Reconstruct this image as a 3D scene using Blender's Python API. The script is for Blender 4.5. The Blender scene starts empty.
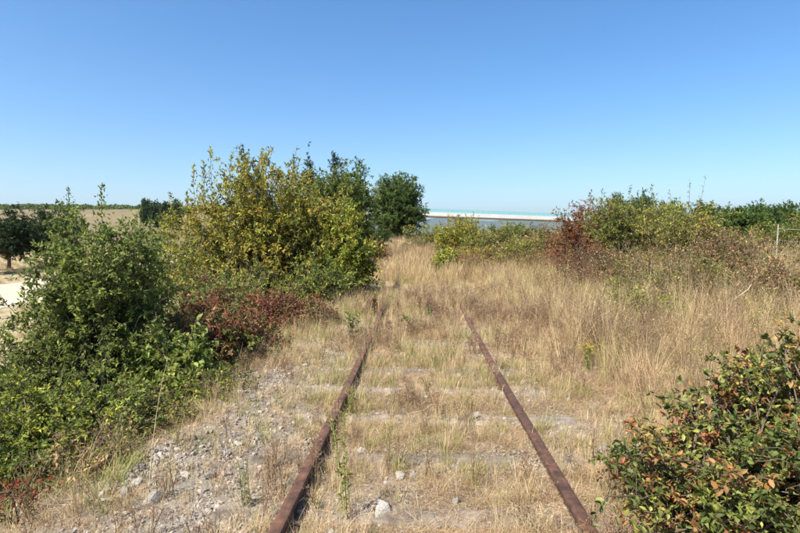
import bpy, bmesh, math, random
import numpy as np
from mathutils import Vector, Matrix, Euler

S = bpy.context.scene
C = S.collection
R = math.radians

# ------------------------------------------------------------------ camera
CAM = (-0.06, 0.0, 1.52)
FPX = 533.0                      # focal length in pixels of an 800 px wide picture
YAW = R(2.15)
cam_d = bpy.data.cameras.new('camera')
cam = bpy.data.objects.new('camera', cam_d)
C.objects.link(cam)
cam.location = CAM
cam.rotation_euler = (R(90 - 3.6), 0, YAW)
cam_d.sensor_width = 36
cam_d.lens = FPX / 800 * 36
cam_d.clip_start = 0.05
cam_d.clip_end = 40000
S.camera = cam

# ------------------------------------------------------------------ light
SUN_EL = R(52)
SUN_AZ = R(-135)                 # 0 = straight along the track, negative = to the left
sd = Vector((math.sin(SUN_AZ) * math.cos(SUN_EL), math.cos(SUN_AZ) * math.cos(SUN_EL), math.sin(SUN_EL)))
world = bpy.data.worlds.new('World')
S.world = world
world.use_nodes = True
wn = world.node_tree
for n in list(wn.nodes):
    wn.nodes.remove(n)
sky = wn.nodes.new('ShaderNodeTexSky')
sky.sky_type = 'NISHITA'
sky.sun_disc = False
sky.sun_elevation = SUN_EL
sky.sun_rotation = SUN_AZ
sky.altitude = 200
sky.air_density = 0.92
sky.dust_density = 1.4
sky.ozone_density = 2.5
bg = wn.nodes.new('ShaderNodeBackground')
bg.inputs['Strength'].default_value = 0.104
wo = wn.nodes.new('ShaderNodeOutputWorld')
hsat = wn.nodes.new('ShaderNodeHueSaturation')
hsat.inputs['Saturation'].default_value = 1.28
wn.links.new(sky.outputs[0], hsat.inputs['Color'])
wn.links.new(hsat.outputs[0], bg.inputs['Color'])
wn.links.new(bg.outputs[0], wo.inputs['Surface'])
sun_d = bpy.data.lights.new('sun', 'SUN')
sun_d.energy = 4.9
sun_d.angle = R(0.53)
sun_d.color = (1.0, 0.95, 0.86)
sun = bpy.data.objects.new('sun', sun_d)
C.objects.link(sun)
sun.rotation_euler = sd.to_track_quat('Z', 'Y').to_euler()
sun.location = (-30, -10, 40)
S.view_settings.view_transform = 'Standard'
S.view_settings.look = 'None'
S.view_settings.gamma = 1.0
S.view_settings.exposure = 1.03
S.view_settings.use_curve_mapping = False
S.cycles.use_denoising = True
S.cycles.max_bounces = 5
S.cycles.diffuse_bounces = 3
S.cycles.transmission_bounces = 3
S.cycles.volume_bounces = 0
S.cycles.sample_clamp_indirect = 4

# ------------------------------------------------------------------ helpers
def X(px, D):
    """world x of a point seen px from the left in the 800 px photo, D metres along the track"""
    a = math.atan((px - 400) / FPX) - YAW
    return CAM[0] + math.tan(a) * D

def Z(py, D):
    """height of a point seen at picture row py at distance D"""
    return CAM[2] - (py - 233.0) / FPX * D

def tag(o, label=None, cat=None, group=None, kind=None):
    if label: o['label'] = label
    if cat: o['category'] = cat
    if group: o['group'] = group
    if kind: o['kind'] = kind
    return o

def empty(name, loc, rz=0):
    o = bpy.data.objects.new(name, None)
    o.empty_display_size = 0.1
    C.objects.link(o)
    o.location = loc
    o.rotation_euler = (0, 0, rz)
    return o

_lat = np.random.RandomState(5).rand(256, 256)
def vnoise(x, y):
    x = np.asarray(x, float); y = np.asarray(y, float)
    xi = np.floor(x).astype(int); yi = np.floor(y).astype(int)
    fx = x - xi; fy = y - yi
    fx = fx * fx * (3 - 2 * fx); fy = fy * fy * (3 - 2 * fy)
    a = _lat[xi % 256, yi % 256]; b = _lat[(xi + 1) % 256, yi % 256]
    c = _lat[xi % 256, (yi + 1) % 256]; d = _lat[(xi + 1) % 256, (yi + 1) % 256]
    return (a * (1 - fx) + b * fx) * (1 - fy) + (c * (1 - fx) + d * fx) * fy
def fbm(x, y, o=4):
    s = 0; a = 0.5
    for i in range(o):
        s = s + a * vnoise(x * 2 ** i + 17.3 * i, y * 2 ** i + 9.1 * i); a *= 0.5
    return s
def sm(a, b, x):
    t = np.clip((np.asarray(x, float) - a) / (b - a), 0, 1)
    return t * t * (3 - 2 * t)

def gz(x, y):
    """height of the ground"""
    x = np.asarray(x, float); y = np.asarray(y, float)
    z = -1.15 * sm(-1.75, -4.6, x)                                  # embankment slope to the left field
    z = z + 0.30 * sm(2.2, 6.0, x) * sm(3, 9, y)                    # low bank on the right
    z = z + 0.55 * sm(14, 44, y) * sm(-9, -3, x) - 2.2 * sm(60, 140, y) * sm(-80, -20, x)
    z = z + 13.5 * sm(80, 250, y) * sm(-35, -115, x)                # brown field rising far left
    z = z + 9 * sm(300, 520, y) * sm(-60, -300, x) * (0.6 + 0.8 * fbm(x / 160., y / 200.))
    near = 1 - sm(20, 60, np.hypot(x, y))
    z = z + near * (0.035 * (fbm(x * 1.3, y * 1.3) - 0.5) + 0.02 * (vnoise(x * 9, y * 9) - 0.5))
    z = z + 0.10 * (fbm(x * 0.35 + 4, y * 0.35) - 0.5) * sm(1.6, 4.0, np.abs(x))
    z = z + 0.02 * np.exp(-((np.abs(x) - 0.75) / 0.16) ** 2) * (fbm(x * 2, y * .9 + 7) - .25)        # drifted up against the rails
    return z

def unit(a): return a / (np.linalg.norm(a, axis=-1, keepdims=True) + 1e-9)

class MB:
    """collects triangles with a colour for each vertex"""
    def __init__(s): s.v = []; s.f = []; s.c = []; s.n = 0
    def add(s, v, f, c):
        v = np.asarray(v, float).reshape(-1, 3)
        c = np.asarray(c, float)
        if c.ndim == 1: c = np.tile(c, (len(v), 1))
        s.v.append(v); s.f.append(np.asarray(f, int) + s.n); s.c.append(c); s.n += len(v)
    def tube(s, pts, rad, col, sides=4):
        pts = np.asarray(pts, float); k = len(pts)
        d = np.gradient(pts, axis=0)
        d /= np.linalg.norm(d, axis=1)[:, None] + 1e-9
        up = np.array([0.31, 0.95, 0.05]) if abs(d[0][2]) > 0.8 else np.array([0, 0, 1.0])
        a = np.cross(d, up); a /= np.linalg.norm(a, axis=1)[:, None] + 1e-9
        b = np.cross(d, a)
        th = np.arange(sides) * 2 * math.pi / sides
        rad = np.asarray(rad, float)
        v = pts[:, None, :] + rad[:, None, None] * (np.cos(th)[None, :, None] * a[:, None, :] + np.sin(th)[None, :, None] * b[:, None, :])
        i = np.arange(k - 1)[:, None] * sides; j = np.arange(sides)[None, :]; j2 = (j + 1) % sides
        q = np.stack([i + j, i + j2, i + sides + j2, i + sides + j], -1).reshape(-1, 4)
        s.add(v.reshape(-1, 3), np.vstack([q[:, [0, 1, 2]], q[:, [0, 2, 3]]]), col)
    def tubes(s, pts, rad, col, sides=3):
        """many thin tubes at once: pts (m, k, 3), rad (k,), col (m, 3)"""
        m_, k = pts.shape[:2]
        d = unit(np.gradient(pts, axis=1))
        a = unit(np.cross(d, np.array([.35, .82, .45]))); b = np.cross(d, a)
        th = np.arange(sides) * 2 * math.pi / sides
        v = pts[:, :, None, :] + np.asarray(rad)[None, :, None, None] * (np.cos(th)[None, None, :, None] * a[:, :, None, :] + np.sin(th)[None, None, :, None] * b[:, :, None, :])
        i = np.arange(k - 1)[:, None] * sides; j = np.arange(sides)[None, :]; j2 = (j + 1) % sides
        q = np.stack([i + j, i + j2, i + sides + j2, i + sides + j], -1).reshape(-1, 4)
        q = np.vstack([q[:, [0, 1, 2]], q[:, [0, 2, 3]]])
        f = (q[None] + (np.arange(m_) * k * sides)[:, None, None]).reshape(-1, 3)
        s.add(v.reshape(-1, 3), f, np.repeat(col, k * sides, axis=0))
    def mesh(s, name):
        v = np.vstack(s.v); f = np.vstack(s.f); c = np.vstack(s.c)
        return raw_mesh(name, v, f, c)
    def build(s, name, mat, parent=None, smooth=False):
        o = bpy.data.objects.new(name, s.mesh(name))
        o.data.materials.append(mat)
        if smooth: o.data.polygons.foreach_set('use_smooth', [True] * len(o.data.polygons))
        C.objects.link(o)
        o.parent = parent
        return o

def raw_mesh(name, v, f, c=None):
    me = bpy.data.meshes.new(name)
    v = np.ascontiguousarray(v, np.float32); f = np.ascontiguousarray(f, np.int32)
    me.vertices.add(len(v)); me.vertices.foreach_set('co', v.ravel())
    k = f.shape[1]
    me.loops.add(f.size); me.loops.foreach_set('vertex_index', f.ravel())
    me.polygons.add(len(f))
    me.polygons.foreach_set('loop_start', np.arange(len(f), dtype=np.int32) * k)
    me.polygons.foreach_set('loop_total', np.full(len(f), k, np.int32))
    me.update(calc_edges=True)
    if c is not None:
        at = me.color_attributes.new('Col', 'FLOAT_COLOR', 'POINT')
        cc = np.ones((len(v), 4), np.float32); cc[:, :3] = np.clip(c, 0, 1)
        at.data.foreach_set('color', cc.ravel())
    return me

# ------------------------------------------------------------------ materials
def nodes_of(name):
    m = bpy.data.materials.new(name)
    m.use_nodes = True
    nt = m.node_tree
    p = nt.nodes['Principled BSDF']
    return m, nt, p

def N(nt, t, **kw):
    n = nt.nodes.new(t)
    for k, v in kw.items():
        if hasattr(n, k): setattr(n, k, v)
        else: n.inputs[k].default_value = v
    return n

def attr_mat(name, rough=0.6, transl=0.0, var=0.25, scale=30, spec=0.3, hue=0.0):
    """vertex colour x noise, with a share of light passing through for leaves and blades"""
    m, nt, p = nodes_of(name)
    at = N(nt, 'ShaderNodeAttribute', attribute_name='Col')
    tc = N(nt, 'ShaderNodeTexCoord')
    no = N(nt, 'ShaderNodeTexNoise', Scale=scale, Detail=3.0)
    nt.links.new(tc.outputs['Object'], no.inputs['Vector'])
    mr = N(nt, 'ShaderNodeMapRange')
    mr.inputs['From Min'].default_value = 0.25; mr.inputs['From Max'].default_value = 0.75
    mr.inputs['To Min'].default_value = 1 - var; mr.inputs['To Max'].default_value = 1 + var
    nt.links.new(no.outputs['Fac'], mr.inputs['Value'])
    oi = N(nt, 'ShaderNodeObjectInfo')
    hs = N(nt, 'ShaderNodeHueSaturation')
    mh = N(nt, 'ShaderNodeMapRange')
    mh.inputs['To Min'].default_value = 0.5 - hue; mh.inputs['To Max'].default_value = 0.5 + hue
    nt.links.new(oi.outputs['Random'], mh.inputs['Value'])
    nt.links.new(mh.outputs[0], hs.inputs['Hue'])
    nt.links.new(mr.outputs[0], hs.inputs['Value'])
    nt.links.new(at.outputs['Color'], hs.inputs['Color'])
    nt.links.new(hs.outputs[0], p.inputs['Base Color'])
    p.inputs['Roughness'].default_value = rough
    p.inputs['Specular IOR Level'].default_value = spec
    if transl > 0:
        tr = N(nt, 'ShaderNodeBsdfTranslucent')
        nt.links.new(hs.outputs[0], tr.inputs['Color'])
        mx = N(nt, 'ShaderNodeMixShader')
        mx.inputs[0].default_value = transl
        nt.links.new(p.outputs[0], mx.inputs[1]); nt.links.new(tr.outputs[0], mx.inputs[2])
        nt.links.new(mx.outputs[0], nt.nodes['Material Output'].inputs['Surface'])
    return m

M = {}
M['leaf'] = attr_mat('leaf', 0.55, 0.48, 0.3, 6, 0.2)
M['leaf_glossy'] = attr_mat('leaf_glossy', 0.5, 0.38, 0.35, 40, 0.25)
M['blade'] = attr_mat('blade', 0.6, 0.3, 0.25, 4, 0.25, 0.012)
M['stem'] = attr_mat('stem', 0.8, 0.0, 0.35, 25)
M['plain'] = attr_mat('plain', 0.7, 0.0, 0.12, 3)

def ground_mat():
    m, nt, p = nodes_of('ground')
    at = N(nt, 'ShaderNodeAttribute', attribute_name='Col')
    tc = N(nt, 'ShaderNodeTexCoord')
    L = nt.links.new
    n1 = N(nt, 'ShaderNodeTexNoise', Scale=3.0, Detail=8.0, Roughness=0.7)
    n2 = N(nt, 'ShaderNodeTexNoise', Scale=55.0, Detail=5.0, Roughness=0.7)
    vo = N(nt, 'ShaderNodeTexVoronoi', Scale=38.0)
    for n in (n1, n2, vo): L(tc.outputs['Object'], n.inputs['Vector'])
    m1 = N(nt, 'ShaderNodeMapRange'); m1.inputs['From Min'].default_value = .3; m1.inputs['From Max'].default_value = .7
    m1.inputs['To Min'].default_value = .68; m1.inputs['To Max'].default_value = 1.3
    L(n1.outputs['Fac'], m1.inputs['Value'])
    m2 = N(nt, 'ShaderNodeMapRange'); m2.inputs['From Min'].default_value = .3; m2.inputs['From Max'].default_value = .7
    m2.inputs['To Min'].default_value = .55; m2.inputs['To Max'].default_value = 1.4
    L(n2.outputs['Fac'], m2.inputs['Value'])
    mu = N(nt, 'ShaderNodeMath', operation='MULTIPLY'); L(m1.outputs[0], mu.inputs[0]); L(m2.outputs[0], mu.inputs[1])
    hs = N(nt, 'ShaderNodeHueSaturation')
    L(at.outputs['Color'], hs.inputs['Color']); L(mu.outputs[0], hs.inputs['Value'])
    L(hs.outputs[0], p.inputs['Base Color'])
    p.inputs['Roughness'].default_value = 0.95
    p.inputs['Specular IOR Level'].default_value = 0.1
    bu = N(nt, 'ShaderNodeBump', Strength=0.6, Distance=0.015)
    ad = N(nt, 'ShaderNodeMath', operation='ADD'); L(n2.outputs['Fac'], ad.inputs[0]); L(vo.outputs['Distance'], ad.inputs[1])
    L(ad.outputs[0], bu.inputs['Height']); L(bu.outputs[0], p.inputs['Normal'])
    return m
M['ground'] = ground_mat()

def rock_mat(name, c1, c2, sc=14, bump=0.4):
    m, nt, p = nodes_of(name)
    L = nt.links.new
    tc = N(nt, 'ShaderNodeTexCoord'); oi = N(nt, 'ShaderNodeObjectInfo')
    n = N(nt, 'ShaderNodeTexNoise', Scale=sc, Detail=6.0, Roughness=.65); L(tc.outputs['Object'], n.inputs['Vector'])
    r = N(nt, 'ShaderNodeValToRGB')
    r.color_ramp.elements[0].position = .35; r.color_ramp.elements[1].position = .68
    r.color_ramp.elements[0].color = (*c1, 1); r.color_ramp.elements[1].color = (*c2, 1)
    L(n.outputs['Fac'], r.inputs[0])
    hs = N(nt, 'ShaderNodeHueSaturation')
    mr = N(nt, 'ShaderNodeMapRange'); mr.inputs['To Min'].default_value = .6; mr.inputs['To Max'].default_value = 1.3
    L(oi.outputs['Random'], mr.inputs['Value']); L(mr.outputs[0], hs.inputs['Value'])
    L(r.outputs[0], hs.inputs['Color']); L(hs.outputs[0], p.inputs['Base Color'])
    p.inputs['Roughness'].default_value = .9
    b = N(nt, 'ShaderNodeBump', Strength=bump, Distance=.01); L(n.outputs['Fac'], b.inputs['Height']); L(b.outputs[0], p.inputs['Normal'])
    return m
M['stone'] = rock_mat('pale_limestone', (.19, .175, .15), (.42, .39, .34))
M['gravel'] = rock_mat('gravel', (.20, .17, .14), (.44, .38, .31), 18)
M['sleeper'] = rock_mat('weathered_sleeper', (.10, .08, .06), (.27, .225, .175), 7, 1.0)
M['concrete'] = rock_mat('white_concrete', (.72, .72, .70), (.82, .82, .80), .6, .05)
M['post'] = rock_mat('pale_post', (.30, .29, .26), (.45, .43, .39), 8, .2)
M['rust'] = rock_mat('rusty_steel', (.045, .022, .014), (.165, .072, .040), 13, 1.0)
M['wire'] = rock_mat('galvanised_wire', (.25, .25, .24), (.4, .4, .39), 8, .1)
m, nt, p = nodes_of('turquoise_paint')
p.inputs['Base Color'].default_value = (.17, .45, .46, 1); p.inputs['Roughness'].default_value = .5
M['teal'] = m

# ------------------------------------------------------------------ ground
def build_ground():
    t = np.linspace(-1, 1, 330)
    xs = np.sinh(t * 7.2) / np.sinh(7.2) * 7500
    u = np.linspace(0, 1, 400)
    ys = -8 + np.sinh(u * 7.6) / np.sinh(7.6) * 9000
    gx, gy = np.meshgrid(xs, ys)
    z = gz(gx, gy)
    v = np.stack([gx, gy, z], -1).reshape(-1, 3)
    nx, ny = len(xs), len(ys)
    i = (np.arange(ny - 1)[:, None] * nx + np.arange(nx - 1)[None, :]).ravel()
    f = np.stack([i, i + 1, i + nx + 1, i + nx], -1)
    x, y = v[:, 0], v[:, 1]
    def L(c): return np.array(c)[None, :]
    bed = L((.25, .185, .115)); grey = L((.235, .19, .14)); litter = L((.31, .23, .13)); soil = L((.16, .125, .08))
    n = fbm(x * .9, y * .9)[:, None]
    c = bed * (1 - sm(.42, .6, n)) + grey * sm(.42, .6, n)
    w = sm(7, 14, y)[:, None]; c = c * (1 - w) + litter * w
    w = (sm(1.5, 2.4, x))[:, None]; c = c * (1 - w) + litter * w
    w = (sm(-.85, -1.0, x) * sm(11, 7, y) * .8)[:, None]; c = c * (1 - w) + L((.215, .195, .165)) * w     # ballast shoulder
    w = (sm(-1.7, -2.6, x))[:, None]; c = c * (1 - w) + soil * w
    w = (sm(-5, -8, x))[:, None]; c = c * (1 - w) + L((.33, .27, .16)) * w
    w = (sm(60, 90, y) * sm(-20, -60, x))[:, None]; c = c * (1 - w) + L((.19, .15, .085)) * w     # ploughed brown field
    w = (sm(300, 420, y))[:, None]; c = c * (1 - w) + L((.06, .075, .035)) * w                     # scrubland far off
    c = c * (0.85 + 0.3 * fbm(x * 3, y * 3)[:, None])
    w = sm(60, 100, y)[:, None]; c = c * (1 - w + w * (.55 + .9 * fbm(x / 9., y / 26., 5)[:, None]))
    o = bpy.data.objects.new('ground', raw_mesh('ground', v, f, c))
    o.data.materials.append(M['ground'])
    o.data.polygons.foreach_set('use_smooth', [True] * len(f))
    C.objects.link(o)
    tag(o, 'dry stony ground of the railway embankment and fields', kind='structure')
    return o
ground = build_ground()

def build_path():
    """pale sandy track in the field left of the embankment"""
    n = 90
    ys = np.linspace(8, 78, n)
    cx = -19.3 - 0.16 * (ys - 25) + 0.8 * np.sin(ys / 13)
    k = 7
    v = []
    for a, b in zip(ys, cx):
        for j in range(k):
            s = (j / (k - 1) - .5) * 2
            wd = 2.8 + .7 * (vnoise(a * .8, s * 2 + 3) - .5) * 2
            px_ = b + s * wd
            v.append((px_, a, float(gz(px_, a)) + 0.03 - 0.02 * abs(s)))
    i = (np.arange(n - 1)[:, None] * k + np.arange(k - 1)[None, :]).ravel()
    f = np.stack([i, i + 1, i + k + 1, i + k], -1)
    o = bpy.data.objects.new('path', raw_mesh('path', np.array(v), f, np.tile((.50, .42, .30), (len(v), 1))))
    o.data.materials.append(M['ground']); C.objects.link(o)
    tag(o, 'pale sandy path through the field', kind='structure')
build_path()

def build_mountains():
    n, k = 160, 14
    v = []; c = []
    for i in range(n):
        a = R(-62 + 124 * i / (n - 1))
        for j in range(k):
            s = j / (k - 1)
            D = 5200 + 2200 * s
            h = (225 + 60 * (fbm(i * .13 + 3, 2.2) - .5) * 2 + 26 * math.sin(i * .55)) * math.sin(min(1, s * 1.25) * math.pi / 2) ** 1.2
            h += 26 * (fbm(i * .5, j * .6) - .5) * s
            v.append((math.sin(a) * D, math.cos(a) * D, h - 30))
            c.append((.07, .08, .045))
    i = (np.arange(n - 1)[:, None] * k + np.arange(k - 1)[None, :]).ravel()
    f = np.stack([i, i + 1, i + k + 1, i + k], -1)
    o = bpy.data.objects.new('mountains', raw_mesh('mountains', np.array(v), f, np.array(c)))
    o.data.materials.append(M['plain']); C.objects.link(o)
    o.data.polygons.foreach_set('use_smooth', [True] * len(f))
    tag(o, 'far blue mountains on the horizon', kind='structure')
build_mountains()

# ------------------------------------------------------------------ the track: rails and sleepers
SLEEP0, SLEEPD = 2.03, 0.745
GAUGE_X = 0.755
rail_prof = [(-.062, 0), (.062, 0), (.062, .010), (.012, .024), (.009, .088), (.033, .100), (.035, .128), (.029, .137), (.016, .1405), (-.016, .1405), (-.029, .137), (-.035, .128), (-.033, .100), (-.009, .088), (-.012, .024), (-.062, .010)]
def rail_x(side, y):
    return side * GAUGE_X + 0.012 * np.sin(np.asarray(y) * .55 + side) - 0.0009 * np.clip(np.asarray(y, float) - 12, 0, 99) ** 2
def rail_z(y):
    y = np.asarray(y, float)
    return -0.035 + 0.55 * sm(14, 44, y) + 0.008 * np.sin(y * .8)

def build_rail(side, label):
    root = empty('rail', (side * GAUGE_X, 1.0, 0.0))
    def bar(y0, y1):
        ys = np.linspace(y0, y1, int((y1 - y0) / .25) + 2)
        P = len(rail_prof)
        v = []; lean = 0.05 * side
        for y in ys:
            bx = float(rail_x(side, y)) - side * GAUGE_X; bz = float(rail_z(y))
            for (a, b) in rail_prof:
                v.append((bx + a - lean * b, y - 1.0, bz + b))
        f = []
        for i in range(len(ys) - 1):
            for j in range(P):
                f.append((i * P + j, i * P + (j + 1) % P, (i + 1) * P + (j + 1) % P, (i + 1) * P + j))
        me = bpy.data.meshes.new('rail_bar'); 
        f.append(tuple(range(P))); f.append(tuple((len(ys) - 1) * P + j for j in reversed(range(P))))
        me.from_pydata(v, [], f); me.update()
        me.materials.append(M['rust'])
        o = bpy.data.objects.new('rail_bar', me); C.objects.link(o); o.parent = root
        return o
    joint = 3.80 if side < 0 else 5.32
    bar(0.6, joint - .0015); bar(joint + .0015, 34)
    def box(name, x0, x1, y0, y1, z0, z1, par=root, bev=.004):
        bm = bmesh.new()
        bmesh.ops.create_cube(bm, size=1)
        for w in bm.verts:
            w.co = ((x0 + x1) / 2 + w.co.x * (x1 - x0), (y0 + y1) / 2 + w.co.y * (y1 - y0), (z0 + z1) / 2 + w.co.z * (z1 - z0))
        bmesh.ops.bevel(bm, geom=bm.edges[:], offset=bev, segments=1, affect='EDGES')
        me = bpy.data.meshes.new(name); bm.to_mesh(me); bm.free(); me.materials.append(M['rust'])
        o = bpy.data.objects.new(name, me); C.objects.link(o); o.parent = par
        return o
    zb = float(rail_z(joint)); jx = float(rail_x(side, joint)) - side * GAUGE_X
    for s in (-1, 1):                                      # splice bars with bolts at the joint
        fp = box('fishplate', jx + s * .012, jx + s * .030, joint - 1.0 - .30, joint - 1.0 + .30, zb + .032, zb + .086)
        for k in (-.22, -.08, .08, .22):
            bm = bmesh.new()
            bmesh.ops.create_cone(bm, cap_ends=True, segments=6, radius1=.016, radius2=.015, depth=.024)
            bmesh.ops.transform(bm, matrix=Matrix.Translation((jx + s * .041, joint - 1.0 + k, zb + .058)) @ Matrix.Rotation(R(90), 4, 'Y'), verts=bm.verts)
            me = bpy.data.meshes.new('bolt'); bm.to_mesh(me); bm.free(); me.materials.append(M['rust'])
            o = bpy.data.objects.new('bolt', me); C.objects.link(o); o.parent = fp
    for q in range(9):                                     # coach screws holding the foot on each sleeper
        y = SLEEP0 + q * SLEEPD
        bx = float(rail_x(side, y)) - side * GAUGE_X; bz = float(rail_z(y))
        for s in (-1, 1):
            box('coach_screw', bx + s * .072 - .018, bx + s * .072 + .018, y - 1.0 + s * .03 - .018, y - 1.0 + s * .03 + .018, bz - .02, bz + .032, bev=.006)
    tag(root, label, 'rail', 'rusty rails of the disused track')
    return root
build_rail(-1, 'rusty steel rail nearer the left shrubs, running up the overgrown track')
build_rail(1, 'rusty steel rail nearer the tall dry grass bank on the right')

SL_LABELS = ['nearest', 'second', 'third', 'fourth', 'fifth', 'sixth', 'seventh', 'eighth', 'ninth', 'tenth', 'eleventh', 'twelfth']
def build_sleeper(q):
    y = SLEEP0 + q * SLEEPD
    rng = np.random.RandomState(40 + q)
    hw, hl = .125, 1.22
    nx, ny = 70, 9
    v = []
    for j in range(ny):
        for i in range(nx):
            a = (i / (nx - 1) - .5) * 2; b = (j / (ny - 1) - .5) * 2
            wx = a * hl; wy = b * hw
            edge = max(0, abs(b) - .72) / .28
            z = .012 - .05 * edge ** 2 - .03 * max(0, abs(a) - .96) / .04
            z += .03 * (fbm(wx * 3.2 + q * 7, wy * 30) - .5) + .02 * (vnoise(wx * 17, wy * 45 + q) - .5) - .03 * max(0, fbm(wx * 1.3 + 3 * q, wy * 40 + 9) - .58) * 4
            wy += .02 * (vnoise(wx * 5, q * 3 + b) - .5) * edge
            v.append((wx, wy, z))
    f = [(j * nx + i, j * nx + i + 1, (j + 1) * nx + i + 1, (j + 1) * nx + i) for j in range(ny - 1) for i in range(nx - 1)]
    # sides and ends down into the bed
    border = [i for i in range(nx)] + [j * nx + nx - 1 for j in range(1, ny)] + [(ny - 1) * nx + i for i in range(nx - 2, -1, -1)] + [j * nx for j in range(ny - 2, 0, -1)]
    n0 = len(v)
    for b in border: v.append((v[b][0], v[b][1], -.14))
    k = len(border)
    for i in range(k): f.append((border[(i + 1) % k], border[i], n0 + i, n0 + (i + 1) % k))
    me = bpy.data.meshes.new('sleeper'); me.from_pydata(v, [], f); me.update(); me.materials.append(M['sleeper'])
    me.polygons.foreach_set('use_smooth', [True] * len(f))
    o = bpy.data.objects.new('sleeper', me); C.objects.link(o)
    o.location = (rng.normal(0, .02), y, .001); o.rotation_euler = (rng.normal(0, .01), rng.normal(0, .006), rng.normal(0, .02))
    tag(o, f'weathered pale sleeper under the rails, {SL_LABELS[q]} from the camera', 'sleeper', 'sleepers half buried in the track bed')
for q in range(12): build_sleeper(q)

# ------------------------------------------------------------------ leaves and stems

# templates: (along, across, lift)
T_SIMPLE = (np.array([[0, 0, 0], [.45, .5, .14], [1, 0, -.06], [.45, -.5, .14]]), np.array([[0, 2, 1], [0, 3, 2]]))
T_OVATE = (np.array([[0, 0, 0], [.28, .42, .10], [.30, 0, .0], [.28, -.42, .10], [.66, .40, .08], [.68, 0, -.02], [.66, -.40, .08], [1, 0, -.14]]),
           np.array([[0, 2, 1], [0, 3, 2], [1, 2, 5], [1, 5, 4], [2, 3, 6], [2, 6, 5], [4, 5, 7], [5, 6, 7]]))
T_FOLD = (np.array([[0, 0, 0], [.36, .46, .10], [.72, .34, .06], [1, 0, -.12], [.72, -.34, .06], [.36, -.46, .10]]), np.array([[0, 3, 2], [0, 2, 1], [0, 5, 4], [0, 4, 3]]))
TPL = {'simple': T_SIMPLE, 'ovate': T_OVATE, 'fold': T_FOLD}

def leaf_batch(mb, P, Dv, Nv, Ln, Wd, col, kind):
    t, f = TPL[kind]
    Dv = unit(Dv); sd_ = unit(np.cross(Dv, Nv)); Nn = np.cross(sd_, Dv)
    n = len(P); k = len(t)
    curl = np.random.RandomState(n % 9973).uniform(-.6, 2.4, n)
    v = (P[:, None, :] + t[None, :, 0:1] * (Ln[:, None, None] * Dv[:, None, :]) + t[None, :, 1:2] * (Wd[:, None, None] * sd_[:, None, :])
         + t[None, :, 2:3] * ((Ln * curl)[:, None, None] * Nn[:, None, :]))
    ff = (f[None] + (np.arange(n) * k)[:, None, None]).reshape(-1, 3)
    cc = np.repeat(col, k, axis=0)
    mb.add(v.reshape(-1, 3), ff, cc)

def bez(a, b, c, n):
    t = np.linspace(0, 1, n)[:, None]
    return (1 - t) ** 2 * a + 2 * t * (1 - t) * b + t ** 2 * c

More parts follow.
